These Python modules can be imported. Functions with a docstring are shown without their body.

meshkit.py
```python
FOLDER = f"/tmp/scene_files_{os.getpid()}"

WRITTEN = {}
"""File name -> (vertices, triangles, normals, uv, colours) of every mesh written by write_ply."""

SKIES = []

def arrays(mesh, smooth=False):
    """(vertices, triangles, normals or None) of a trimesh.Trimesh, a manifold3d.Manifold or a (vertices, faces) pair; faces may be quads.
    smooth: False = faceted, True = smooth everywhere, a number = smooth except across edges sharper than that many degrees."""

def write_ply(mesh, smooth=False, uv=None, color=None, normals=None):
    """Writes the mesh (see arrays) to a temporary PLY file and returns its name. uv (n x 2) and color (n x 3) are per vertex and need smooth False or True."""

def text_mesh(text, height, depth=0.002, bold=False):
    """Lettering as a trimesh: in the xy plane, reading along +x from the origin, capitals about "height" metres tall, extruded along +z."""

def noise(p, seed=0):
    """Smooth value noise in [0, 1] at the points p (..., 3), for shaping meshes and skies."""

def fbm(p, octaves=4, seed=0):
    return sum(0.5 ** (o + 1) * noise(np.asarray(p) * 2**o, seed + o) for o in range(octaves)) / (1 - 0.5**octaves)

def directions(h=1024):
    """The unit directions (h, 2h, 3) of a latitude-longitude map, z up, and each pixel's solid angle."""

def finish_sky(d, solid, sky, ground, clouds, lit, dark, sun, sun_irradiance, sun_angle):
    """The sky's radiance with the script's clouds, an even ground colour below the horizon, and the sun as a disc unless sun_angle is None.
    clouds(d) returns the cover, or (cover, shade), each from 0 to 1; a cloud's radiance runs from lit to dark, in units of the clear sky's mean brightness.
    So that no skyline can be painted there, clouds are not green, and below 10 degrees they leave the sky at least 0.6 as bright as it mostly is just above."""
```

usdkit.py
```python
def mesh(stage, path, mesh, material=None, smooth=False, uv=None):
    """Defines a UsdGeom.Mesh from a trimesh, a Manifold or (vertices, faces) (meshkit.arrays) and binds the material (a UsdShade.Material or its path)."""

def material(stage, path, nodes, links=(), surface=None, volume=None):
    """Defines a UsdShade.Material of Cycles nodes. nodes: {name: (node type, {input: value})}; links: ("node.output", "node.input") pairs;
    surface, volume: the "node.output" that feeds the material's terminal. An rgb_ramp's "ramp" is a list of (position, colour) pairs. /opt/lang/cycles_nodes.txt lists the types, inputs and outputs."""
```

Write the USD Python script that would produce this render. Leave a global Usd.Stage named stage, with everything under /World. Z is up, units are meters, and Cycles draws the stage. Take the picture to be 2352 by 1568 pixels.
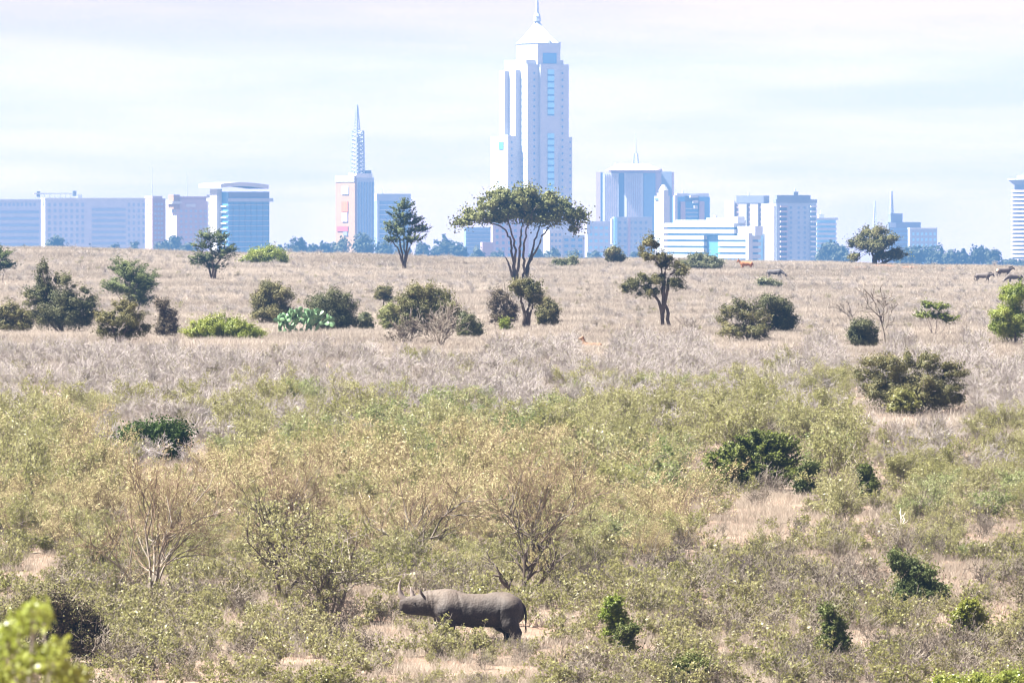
import math, numpy as np, trimesh, usdkit, meshkit
from pxr import Usd, UsdGeom, UsdLux, UsdShade, Gf, Sdf, Vt

# ------------------------------------------------------------------ camera, sky, sun, exposure
stage = Usd.Stage.CreateInMemory()
UsdGeom.Xform.Define(stage, '/World'); UsdGeom.Scope.Define(stage, '/World/Looks')
EXPOSURE = 2.62
TX = .1223                      # picture width over distance (a 294 mm lens on 36 mm)
K = TX * 682 / 1024
VH = .30                        # eye level, as a share of the picture's height from its top
CZ = 14.0                       # height of the lens
W, H = 2352., 1568.             # working pixels
cam = UsdGeom.Camera.Define(stage, '/World/camera')
cam.CreateHorizontalApertureAttr(36.); cam.CreateFocalLengthAttr(36 / TX)
cam.CreateFStopAttr(8.5); cam.CreateFocusDistanceAttr(290.)
PITCH = math.atan((.5 - VH) * K)
cam.AddTranslateOp().Set((0, 0, CZ)); cam.AddRotateXOp().Set(90 - math.degrees(PITCH))
cam.CreateExposureAttr(EXPOSURE)
EL = math.radians(56); _s = np.array([-.97, -.13, 0]); _s /= np.linalg.norm(_s)
SUN = np.array([_s[0] * math.cos(EL), _s[1] * math.cos(EL), math.sin(EL)])
M0 = usdkit.material
LK = '/World/Looks/'
sky_look = M0(stage, LK + 'sky', {
    "s": ("sky_texture", {"sky_type": "single_scattering", "sun_disc": False, "sun_elevation": EL, "sun_rotation": math.atan2(SUN[0], SUN[1]), "altitude": 1700., "aerosol_density": .4, "air_density": .5}),
    "t": ("texture_coordinate", {}), "x": ("separate_xyz", {}), "z": ("math", {"math_type": "add", "value2": .085}), "z0": ("math", {"math_type": "maximum", "value2": 0.}),
    "px": ("math", {"math_type": "divide"}), "py": ("math", {"math_type": "divide"}), "c": ("combine_xyz", {"z": 3.7}),
    "n": ("noise_texture", {"scale": 1.7, "detail": 5., "roughness": .55, "distortion": .3}), "r": ("rgb_ramp", {"ramp": [(.36, (3.05, 1.95, 1.7)), (.62, (4.0, 2.5, 2.15))]}),
    "m": ("mix_color", {"use_clamp": False}), "f": ("map_range", {"clamp": True, "from_min": 0., "from_max": .35, "to_min": .97, "to_max": .4}),
    "b": ("background_shader", {"strength": .05})},
    [("t.generated", "x.vector"), ("x.z", "z0.value1"), ("z0.value", "z.value1"), ("x.x", "px.value1"), ("z.value", "px.value2"), ("x.y", "py.value1"), ("z.value", "py.value2"),
     ("px.value", "c.x"), ("py.value", "c.y"), ("c.vector", "n.vector"), ("n.fac", "r.fac"), ("x.z", "f.value"), ("f.result", "m.fac"), ("r.color", "m.b"), ("s.color", "m.a"), ("m.result", "b.color")], surface="b.background")
dome = UsdLux.DomeLight.Define(stage, '/World/sky')
UsdShade.MaterialBindingAPI.Apply(dome.GetPrim()).Bind(sky_look)
dome.GetPrim().SetCustomDataByKey('kind', 'structure')
sunl = UsdLux.DistantLight.Define(stage, '/World/sun')
sunl.CreateIntensityAttr(1.25); sunl.CreateNormalizeAttr(True); sunl.CreateAngleAttr(.53); sunl.CreateColorAttr((1, .95, .87))
sunl.AddTransformOp().Set(Gf.Matrix4d(1).SetRotate(Gf.Rotation(Gf.Vec3d(0, 0, 1), Gf.Vec3d(*map(float, SUN)))))

# ------------------------------------------------------------------ helpers
used = {}
def path_for(name, parent='/World'):
    k = (parent, name); n = used.get(k, -1) + 1; used[k] = n
    return f'{parent}/{name}' + (f'_{n:03d}' if n else '')
def tag(p, label=None, cat=None, group=None, kind=None):
    p = p.GetPrim() if hasattr(p, 'GetPrim') else p
    for k, v in (('label', label), ('category', cat), ('group', group), ('kind', kind)):
        if v: p.SetCustomDataByKey(k, v)
    return p
def thing(name, label, cat, loc=(0, 0, 0), rz=0., group=None, scale=None):
    x = UsdGeom.Xform.Define(stage, path_for(name))
    x.AddTranslateOp().Set(Gf.Vec3d(*map(float, loc)))
    if rz: x.AddRotateZOp().Set(math.degrees(rz))
    if scale is not None: x.AddScaleOp().Set(Gf.Vec3f(*map(float, scale)))
    tag(x, label, cat, group)
    return str(x.GetPath())
def part(name, mesh, mat, parent='/World', smooth=False, label=None):
    p = usdkit.mesh(stage, path_for(name, parent), mesh, mat, smooth)
    if label: tag(p, label)
    return str(p.GetPath())
def clone(name, src, loc, rz, scale, label, cat, group=None):
    x = UsdGeom.Xform.Define(stage, path_for(name))
    x.AddTranslateOp().Set(Gf.Vec3d(*map(float, loc))); x.AddRotateZOp().Set(math.degrees(rz)); x.AddScaleOp().Set(Gf.Vec3f(*map(float, scale)))
    x.GetPrim().GetReferences().AddInternalReference(src); x.GetPrim().SetInstanceable(True)
    tag(x, label, cat, group)

def sc(D): return TX * D / W                              # metres per working pixel at distance D
cP, sP = math.cos(PITCH), math.sin(PITCH)
def ray(px, py):
    a, b = (np.asarray(px) / W - .5) * TX, -(np.asarray(py) / H - .5) * K
    return np.stack([a + 0 * b, cP + b * sP + 0 * a, -sP + b * cP + 0 * a], -1)
def at(px, py, D):
    r = ray(px, py); return np.array([0, 0, CZ]) + r * (D / r[..., 1:2])
def project(P):
    P = np.asarray(P, float) - [0, 0, CZ]
    f = P[..., 1] * cP - P[..., 2] * sP; u = P[..., 1] * sP + P[..., 2] * cP
    return (P[..., 0] / f / TX + .5) * W, (.5 - u / f / K) * H

_gy = np.array([-80, 0, 40, 100, 160, 212, 226, 250, 290, 350, 420, 520, 640, 770, 900, 1050, 1250, 1500, 2500, 4000, 5500, 7500, 9400.])
def _v(y, v): return -y * (v - VH) * K
_gz = np.array([-2.7, -2.6, -4.9, -8.6, -11.2, _v(212, 1.0), _v(226, .944), _v(250, .85), _v(290, .725), _v(350, .605), _v(420, .54), _v(520, .497), _v(640, .468), _v(770, .437), _v(900, .409), _v(1050, .384), -9.6, -15, -29, -39, -54, -78, -98]) + CZ
from scipy.interpolate import PchipInterpolator
_prof = PchipInterpolator(_gy, _gz)
def ground(x, y):
    x, y = np.asarray(x, float), np.asarray(y, float)
    z = _prof(np.clip(y, -80, 9400))
    t = np.clip((y - 520) / 500, 0, 1); f = np.clip((2200 - y) / 900, 0, 1)
    z = z - np.clip(x / 64, -2.2, 2.2) * 1.15 * t * t * (3 - 2 * t) * f
    p = np.stack([x / 9, y / 14, 0 * x], -1)
    a = np.clip((y - 60) / 60, 0, 1)
    q = np.stack([x / 20, y / 55, 0 * x + 3], -1)
    return z + (meshkit.fbm(p, 3, 5) - .5) * .5 * a + (meshkit.fbm(q, 3, 8) - .5) * 1.5 * np.clip((y - 700) / 250, 0, 1) * np.clip((1600 - y) / 300, 0, 1)
def pos(px, py):
    ys = np.geomspace(35, 1500, 3000); r = ray(px, py)
    P = np.array([0, 0, CZ]) + r * (ys / r[1])[:, None]
    hit = np.nonzero(P[:, 2] <= ground(P[:, 0], P[:, 1]))[0]
    i = hit[0] if len(hit) else int(np.argmin(P[:, 2] - ground(P[:, 0], P[:, 1])))
    x, y = P[i, 0], P[i, 1]
    return np.array([x, y, float(ground(x, y))])

# ------------------------------------------------------------------ materials
def plain(name, c, rough=.8, var=.12, scale=3., spec=.3):
    c = np.array(c)
    return M0(stage, LK + name, {"g": ("geometry", {}), "n": ("noise_texture", {"scale": scale, "detail": 4.}),
        "r": ("rgb_ramp", {"ramp": [(.3, tuple(c * (1 - var))), (.7, tuple(np.minimum(c * (1 + var), .9)))]}),
        "p": ("principled_bsdf", {"roughness": rough, "specular_ior_level": spec})},
        [("g.position", "n.vector"), ("n.fac", "r.fac"), ("r.color", "p.base_color")], surface="p.BSDF")
def leaf_look(name, c1, c2, transl=.3, rough=.5, scale=.9, jitter=(.55, 1.45), spec=.35):
    return M0(stage, LK + name, {"g": ("geometry", {}), "n": ("noise_texture", {"scale": scale, "detail": 3.}),
        "r": ("rgb_ramp", {"ramp": [(.35, c1), (.65, c2)]}), "j": ("map_range", {"from_min": 0., "from_max": 1., "to_min": jitter[0], "to_max": jitter[1]}),
        "m": ("mix_color", {"blend_type": "multiply", "fac": 1., "use_clamp": False}),
        "p": ("principled_bsdf", {"roughness": rough, "specular_ior_level": spec}), "t": ("translucent_bsdf", {}), "x": ("mix_closure", {"fac": transl})},
        [("g.position", "n.vector"), ("n.fac", "r.fac"), ("g.random_per_island", "j.value"), ("r.color", "m.a"), ("j.result", "m.b"), ("m.result", "p.base_color"), ("m.result", "t.color"),
         ("p.BSDF", "x.closure1"), ("t.BSDF", "x.closure2")], surface="x.closure")
ground_look = M0(stage, LK + 'dry_soil', {"g": ("geometry", {}),
    "n": ("noise_texture", {"scale": .35, "detail": 8., "roughness": .65}), "r": ("rgb_ramp", {"ramp": [(.3, (.15, .098, .070)), (.48, (.195, .142, .107)), (.62, (.235, .185, .142)), (.8, (.18, .14, .105))]}),
    "n2": ("noise_texture", {"scale": 9., "detail": 6., "roughness": .7}), "r2": ("rgb_ramp", {"ramp": [(.3, (.5, .47, .44)), (.6, (1, 1, 1))]}),
    "m": ("mix_color", {"blend_type": "multiply", "fac": 1.}), "b": ("bump", {"strength": .8, "distance": .06}), "p": ("principled_bsdf", {"roughness": .95, "specular_ior_level": .1})},
    [("g.position", "n.vector"), ("g.position", "n2.vector"), ("n.fac", "r.fac"), ("n2.fac", "r2.fac"), ("r.color", "m.a"), ("r2.color", "m.b"), ("m.result", "p.base_color"), ("n2.fac", "b.height"), ("b.normal", "p.normal")], surface="p.BSDF")
straw = leaf_look('straw', (.48, .41, .33), (.62, .54, .44), .4, .6, .12, (.55, 1.3), .2)
straw_far = leaf_look('bleached_straw', (.37, .325, .27), (.575, .515, .435), .42, .6, .05, (.6, 1.25), .2)
twig_grey = leaf_look('grey_twig', (.155, .13, .105), (.34, .295, .24), 0., .7, .3, (.6, 1.4), .2)
twig_pale = leaf_look('pale_twig', (.36, .33, .31), (.49, .445, .425), 0., .7, .3, (.6, 1.3), .2)
twig_orange = leaf_look('rusty_twig', (.21, .145, .095), (.37, .27, .18), .1, .7, .3, (.6, 1.4), .2)
bark = plain('dark_bark', (.085, .068, .055), .9, .35, 2.)
bark_grey = plain('grey_bark', (.24, .21, .19), .9, .3, 2.)
bark_pale = plain('bleached_wood', (.48, .44, .40), .85, .2, 3.)
lf_yellow = leaf_look('olive_yellow_leaf', (.50, .50, .18), (.70, .68, .33), .46, .42, .12, (.38, 1.6), .25)
lf_green = leaf_look('fresh_green_leaf', (.38, .47, .16), (.60, .64, .30), .46, .4, .12, (.38, 1.6), .25)
lf_orange = leaf_look('withered_leaf', (.48, .42, .20), (.66, .59, .33), .35, .55, .15, (.6, 1.4), .22)
lf_forb = leaf_look('herb_leaf', (.42, .43, .13), (.62, .59, .27), .46, .42, .2, (.38, 1.6), .25)
lf_olive = leaf_look('olive_leaf', (.12, .12, .042), (.26, .235, .09), .2, .5, .5, spec=.15)
lf_dark = leaf_look('evergreen_leaf', (.078, .090, .038), (.185, .185, .078), .15, .5, .5, spec=.15)
lf_acacia = leaf_look('acacia_leaf', (.098, .132, .044), (.20, .238, .08), .25, .55, .5, spec=.15)
lf_umbrella = leaf_look('umbrella_leaf', (.165, .185, .065), (.33, .345, .13), .25, .55, .4, spec=.15)
lf_bright = leaf_look('bright_leaf', (.21, .28, .025), (.37, .42, .06), .35, .5, .8)
lf_lime = leaf_look('lime_leaf', (.27, .33, .05), (.46, .48, .11), .45, .4, 1.2, (.6, 1.4), .45)
lf_light = leaf_look('pale_leaf', (.15, .17, .07), (.24, .25, .12), .3, .5, .5)
lf_brown = leaf_look('brown_leaf', (.11, .088, .058), (.20, .165, .105), .2, .6, .5, spec=.15)
lf_thorn = leaf_look('thorn_leaf', (.085, .112, .030), (.21, .245, .065), .25, .55, .9, spec=.15)
lf_far = leaf_look('distant_leaf', (.05, .062, .03), (.085, .095, .045), .2, .6, .05, spec=.15)

# ------------------------------------------------------------------ ground
gy = np.concatenate([np.arange(-80, 180, 12.), np.geomspace(180, 1250, 330), np.geomspace(1260, 9350, 60)])
gx = np.concatenate([-np.geomspace(2300, 110, 16), np.linspace(-100, 100, 151), np.geomspace(110, 2300, 16)])
XX, YY = np.meshgrid(gx, gy); ZZ = ground(XX, YY)
n_, m_ = XX.shape; idx = np.arange(n_ * m_).reshape(n_, m_)
GF = np.stack([idx[:-1, :-1], idx[:-1, 1:], idx[1:, 1:], idx[1:, :-1]], -1).reshape(-1, 4)
g = usdkit.mesh(stage, '/World/ground', (np.stack([XX, YY, ZZ], -1).reshape(-1, 3), GF), ground_look, True)
tag(g, 'dry reddish brown soil of the gently rising plain', 'ground', kind='structure')

# ------------------------------------------------------------------ plant geometry
def norm(v): return v / (np.linalg.norm(v, axis=-1, keepdims=True) + 1e-12)
def rdir(rng, n): return norm(rng.normal(size=(n, 3)))
def leaves(P, size, rng, aspect=.55, out=None, jitter=.35):
    n = len(P); a = rdir(rng, n); b = rdir(rng, n)
    if out is not None:
        f = norm(out + rng.normal(size=(n, 3)) * .42); a = norm(np.cross(f, a)); b = np.cross(f, a)
    else: b = norm(np.cross(a, b))
    s = size * (1 + jitter * rng.uniform(-1, 1, n))[:, None] * .5
    v = np.stack([P - a * s, P + b * s * aspect, P + a * s, P - b * s * aspect], 1).reshape(-1, 3)
    i = np.arange(n)[:, None] * 4
    return v, np.concatenate([i + [0, 1, 2], i + [0, 2, 3]])
def cones(A, B, ra, rb, sides=3):
    A, B = np.asarray(A, float), np.asarray(B, float); n = len(A); d = norm(B - A)
    h = np.where(np.abs(d[:, 2:]) < .9, [[0, 0, 1.]], [[1., 0, 0]]); u = norm(np.cross(d, h)); w = np.cross(d, u)
    t = np.arange(sides) * 2 * np.pi / sides
    ring = np.cos(t)[None, :, None] * u[:, None] + np.sin(t)[None, :, None] * w[:, None]
    v = np.concatenate([A[:, None] + ring * np.broadcast_to(ra, n)[:, None, None], B[:, None] + ring * np.broadcast_to(rb, n)[:, None, None]], 1).reshape(-1, 3)
    i = np.arange(n)[:, None, None] * 2 * sides; k = np.arange(sides); k2 = (k + 1) % sides
    q = np.stack([k, k2, k2 + sides, k + sides], -1)[None] + i
    q = q.reshape(-1, 4)
    return v, np.concatenate([q[:, [0, 1, 2]], q[:, [0, 2, 3]]])
def join(*ms):
    vs, fs, o = [], [], 0
    for v, f in ms:
        vs.append(v); fs.append(np.asarray(f) + o); o += len(v)
    return np.concatenate(vs), np.concatenate(fs)
def limb(P, r0, r1, rng, sub=5, wob=.06, sides=6):
    """a bent tapering limb through the points P"""
    P = np.asarray(P, float); t = np.linspace(0, len(P) - 1, (len(P) - 1) * sub + 1)
    if len(P) > 2: Q = np.stack([PchipInterpolator(np.arange(len(P)), P[:, k])(t) for k in range(3)], 1)
    else: Q = P[0] + (P[1] - P[0]) * t[:, None]
    L = np.linalg.norm(P[-1] - P[0]); w = rng.normal(size=Q.shape) * wob * L / sub; w[0] = 0; w[-1] = 0; Q = Q + w
    r = np.linspace(r0, r1, len(Q))
    n = len(Q); d = norm(np.gradient(Q, axis=0)); h = np.where(np.abs(d[:, 2:]) < .9, [[0, 0, 1.]], [[1., 0, 0]]); u = norm(np.cross(d, h)); x = np.cross(d, u)
    a = np.arange(sides) * 2 * np.pi / sides
    v = (Q[:, None] + r[:, None, None] * (np.cos(a)[None, :, None] * u[:, None] + np.sin(a)[None, :, None] * x[:, None])).reshape(-1, 3)
    i, j = np.meshgrid(np.arange(n - 1), np.arange(sides), indexing='ij')
    q = np.stack([i * sides + j, i * sides + (j + 1) % sides, (i + 1) * sides + (j + 1) % sides, (i + 1) * sides + j], -1).reshape(-1, 4)
    return (v, np.concatenate([q[:, [0, 1, 2]], q[:, [0, 2, 3]]])), Q
def shrub(rng, h, r, stems=7, kids=(5, 5), rad=.02, spread=.9, lift=.12, wig=.3, minr=.004):
    """stems and twigs of a bush about h high and r in radius: (start, end, r0, r1) arrays of each order"""
    A = np.zeros((stems, 3)); A[:, :2] = rng.normal(size=(stems, 2)) * .08
    az = rng.uniform(0, 2 * np.pi, stems); sp = spread * np.sqrt(rng.uniform(.05, 1, stems))
    d = norm(np.stack([np.cos(az) * sp * r / h, np.sin(az) * sp * r / h, np.ones(stems)], -1))
    L = h * rng.uniform(.55, .85, stems); R = rad * rng.uniform(.7, 1.2, stems)
    segs, fine = [], []
    for k in range(len(kids) + 1):
        n = len(A); N = 3; cur, cd, pts = A, d, [A]
        for i in range(N):
            cd = norm(cd + rng.normal(size=(n, 3)) * wig + [0, 0, .05]); nxt = cur + cd * (L / N)[:, None]; nxt[:, 2] = np.maximum(nxt[:, 2], .03)
            ra, rb = R * (1 - .22 * i), R * (1 - .22 * (i + 1))
            segs.append((cur, nxt, np.maximum(ra, minr), np.maximum(rb, minr)))
            if k: fine.append((cur, nxt, k))
            cur = nxt; pts.append(cur)
        if k == len(kids): break
        pts = np.stack(pts, 1); m = kids[k]; t = rng.uniform(.3, 1, (n, m)) * N; i0 = np.minimum(t.astype(int), N - 1)
        a = np.take_along_axis(pts, i0[..., None], 1); b = np.take_along_axis(pts, i0[..., None] + 1, 1)
        A2 = (a + (b - a) * (t - i0)[..., None]).reshape(-1, 3); base = np.repeat(norm(pts[:, -1] - pts[:, 0]), m, 0)
        d = norm(base + rdir(rng, n * m) * 1.05 + [0, 0, lift]); L = np.repeat(L, m) * rng.uniform(.35, .65, n * m); R = np.repeat(R, m) * .5; A = A2
    return segs, fine
def shrub_meshes(rng, h, r, nleaf, lsize, stems=7, kids=(5, 5), rad=.02, twig_sides=3, spread=.9, lift=.12, wig=.3, minr=.004, off=.04, aspect=.6, top=0., split=0):
    segs, fine = shrub(rng, h, r, stems, kids, rad, spread, lift, wig, minr)
    tw = cones(*[np.concatenate([s[i] for s in segs]) for i in range(4)], twig_sides)
    if split: tw = [cones(*[np.concatenate([s[i] for s in q]) for i in range(4)], twig_sides) for q in (segs[:split * 3], segs[split * 3:])]
    if not nleaf: return tw, None
    A, B = np.concatenate([f[0] for f in fine]), np.concatenate([f[1] for f in fine])
    w = (.15 + np.clip(B[:, 2] / h, 0, 1.3) ** 1.2) if top else np.ones(len(A))
    g = max(1, nleaf // 6); i = rng.choice(len(A), g, p=w / w.sum()); P = np.repeat(A[i] + (B[i] - A[i]) * rng.uniform(0, 1, (g, 1)) + rng.normal(size=(g, 3)) * off * .5, 6, 0) + rng.normal(size=(g * 6, 3)) * off * 1.1
    P[:, 2] = np.maximum(P[:, 2], .04)
    return tw, leaves(P, lsize, rng, aspect)
def crown(blobs, rng, n, size, subs=9, subr=.42, flat=.8, aspect=.6, core=.18, inner=.5, spray=0., droop=0.):
    """blobs: (centre, radii) -> leaf centres spread over small clumps on each blob"""
    C = np.array([b[0] for b in blobs]); R = np.array([b[1] for b in blobs]); wgt = (R.prod(1)) ** (2 / 3.); wgt /= wgt.sum()
    P, S, O = [], [], []
    for c, r, w in zip(C, R, wgt):
        k = max(5, int(subs * (1 + 6 * w))); d = rdir(rng, k); d[:, 2] = np.where(d[:, 2] < -.35, -d[:, 2] * .6, d[:, 2]); d = norm(d)
        q = c + d * r * rng.uniform(inner, .95, (k, 1)); sr = subr * r.mean() * rng.uniform(.55, 1.25, k)
        m = int(n * w * (1 - core)); i = rng.integers(0, k, m)
        if spray:
            hd = norm(np.stack([d[:, 0], d[:, 1], .35 + .5 * np.abs(d[:, 2])], -1)); t = rng.uniform(-.6, 1., (m, 1))
            P.append(q[i] + hd[i] * t * spray * r.mean() + rng.normal(size=(m, 3)) * sr[i][:, None] * [.42, .42, .17])
            O.append(norm(P[-1] - c) * .7 + [0, 0, .5])
        else:
            o = rdir(rng, m) * (rng.uniform(0, 1, (m, 1)) ** .45) * sr[i][:, None] * [1, 1, flat]
            P.append(q[i] + o); O.append(norm(o) * .75 + norm((q[i] - c) / r) * .6)
        m2 = int(n * w * core); P.append(c + rdir(rng, m2) * rng.uniform(0, 1, (m2, 1)) ** .5 * r * .85); O.append(norm(P[-1] - c))
        S.append(q)
    crown.out = np.concatenate(O)
    return np.concatenate(P), np.concatenate(S)

KINDS_SEED = [100]
def plant(name, label, cat, base, blobs, leaf, wood=bark, n=2600, dens=4., size=None, stems=None, r0=None, subs=9, subr=.42, flat=.8, aspect=.75, core=.22, inner=.45, spray=0., depth=.9, limbs=4, parts=('trunk', 'crown'), group=None, sink=.25, yoff=0., leaf2=None, limb_r=.22, twigs=0, skirt=True):
    """a tree or bush whose base stands on the ground under pixel base; blobs (cx, cy, rx, ry) and stems [(x, y), ...] in the same pixels, at that distance"""
    KINDS_SEED[0] += 1; rng = np.random.default_rng(KINDS_SEED[0])
    b = pos(*base); b = b + [0, yoff, 0]; b[2] = float(ground(b[0], b[1])); s = sc(b[1])
    bx_, by_ = project(b)
    loc = lambda x, y, dy=0.: np.array([(x - bx_) * s, dy, (by_ - y) * s])
    bl = []
    for cx, cy, rx, ry in blobs:
        R = np.array([rx * s, max(min(rx, ry * 1.5) * s * depth, .2), ry * s]); bl.append((loc(cx, cy, rng.uniform(-.25, .25) * R[1] if len(blobs) > 1 else 0.), R))
    if parts[0] == 'stem' and skirt:
        x0, x1 = min(q[0][0] - q[1][0] for q in bl), max(q[0][0] + q[1][0] for q in bl); ht = max(q[0][2] + q[1][2] for q in bl); hw = (x1 - x0) / 2
        for f in (-.42, .05, .45): bl.append((np.array([(x0 + x1) / 2 + f * hw, rng.uniform(-.2, .2) * hw, ht * .24]), np.array([hw * .48, hw * .5, ht * .27])))
        n = int(n * 1.35)
    px1 = TX * b[1] / 1024
    if b[1] < 330: subs, subr, core = subs * 2, subr * .75, core * .8
    size = size or max(.06, 1.35 * px1)
    P, S = crown(bl, rng, int(n * dens), size, subs, subr, flat, aspect, core, inner, spray)
    OUT = crown.out; q = rng.permutation(len(P))[:len(P) // 9]; j = rng.integers(0, len(S), len(q)); ctr = np.mean([t[0] for t in bl], 0)
    P[q] = S[j] + norm(S[j] - ctr + [0, 0, .2]) * rng.uniform(.1, .42, (len(q), 1)) * np.mean([t[1].mean() for t in bl]) + rng.normal(size=(len(q), 3)) * size * 1.5
    P[:, 2] = np.maximum(P[:, 2], -sink)
    if b[1] < 330: OUT = OUT + rng.normal(size=OUT.shape) * .55
    hgt = max(c[2] + r[2] for c, r in bl)
    r0 = r0 or .014 * hgt
    wood_m = []; ends = []
    if stems is None: stems = [[base, (base[0] * .4 + c[0] * .6 , base[1] * .55 + c[1] * .45), (c[0], c[1])] for c in blobs[:6]]
    for st in stems:
        dy = rng.uniform(-.12, .12) * hgt; N = len(st)
        Q = [loc(x, y, dy * i / max(N - 1, 1)) for i, (x, y) in enumerate(st)]; Q[0][2] = min(Q[0][2], 0) - sink
        m, q = limb(Q, r0, r0 * limb_r, rng, 5, .05, 7); wood_m.append(m); ends.append(q)
    allq = np.concatenate([e[len(e) // 2:] for e in ends])
    pick = rng.permutation(len(S))[:min(len(S), limbs * len(blobs) + 3)]
    for i in pick:
        a = allq[np.argmin(np.linalg.norm(allq - S[i], axis=1) + rng.uniform(0, .25, len(allq)) * hgt)]
        mid = a * .5 + S[i] * .5 + rng.normal(size=3) * .08 * np.linalg.norm(S[i] - a)
        wood_m.append(limb([a, mid, S[i]], r0 * limb_r * .6, r0 * .06, rng, 3, .05, 4)[0])
    if twigs:
        a = S[rng.integers(0, len(S), twigs)] + rng.normal(size=(twigs, 3)) * .2 * hgt * .3; e = a + norm(rng.normal(size=(twigs, 3)) + [0, 0, .4]) * hgt * rng.uniform(.08, .25, (twigs, 1))
        wood_m.append(cones(a, e, px1 * .3, px1 * .15, 3))
    root = thing(name, label, cat, b, group=group)
    part(parts[0], join(*wood_m), wood, root, 40)
    part(parts[1], leaves(P, size, rng, aspect, OUT), leaf, root)
    if leaf2 is not None:
        k = int(len(P) * .3); i = rng.permutation(len(P))[:k]; up = P[i] + [0, 0, size * .3]
        part('new_shoots', leaves(up, size * .9, rng, aspect, OUT[i]), leaf2, root)
    return root, b

# ------------------------------------------------------------------ the city
wall_white = plain('white_render', (.34, .335, .33), .7, .03, .1)
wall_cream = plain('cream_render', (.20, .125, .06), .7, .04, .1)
wall_pink = plain('pink_concrete', (.26, .185, .165), .8, .05, .1)
wall_rose = plain('rose_cladding', (.30, .235, .235), .7, .04, .1)
wall_grey = plain('grey_concrete', (.40, .41, .42), .8, .05, .1)
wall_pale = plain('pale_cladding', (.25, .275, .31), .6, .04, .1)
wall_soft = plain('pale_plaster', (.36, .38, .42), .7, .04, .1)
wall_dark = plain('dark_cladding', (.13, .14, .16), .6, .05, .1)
orange_paint = plain('orange_paint', (.34, .10, .02), .6, .06, .3)
red_paint = plain('red_paint', (.26, .05, .04), .6, .06, .3)
steel = plain('mast_steel', (.30, .32, .36), .6, .1, .3)
def glass_look(name, c, rough=.15):
    return M0(stage, LK + name, {"p": ("principled_bsdf", {"base_color": c, "roughness": rough, "specular_ior_level": .6})}, surface="p.BSDF")
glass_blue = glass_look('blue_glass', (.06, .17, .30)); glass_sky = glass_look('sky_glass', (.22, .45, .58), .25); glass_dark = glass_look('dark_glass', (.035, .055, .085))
glass_mid = glass_look('grey_blue_glass', (.12, .19, .28), .2); glass_soft = glass_look('soft_blue_glass', (.20, .27, .36), .3)

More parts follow.
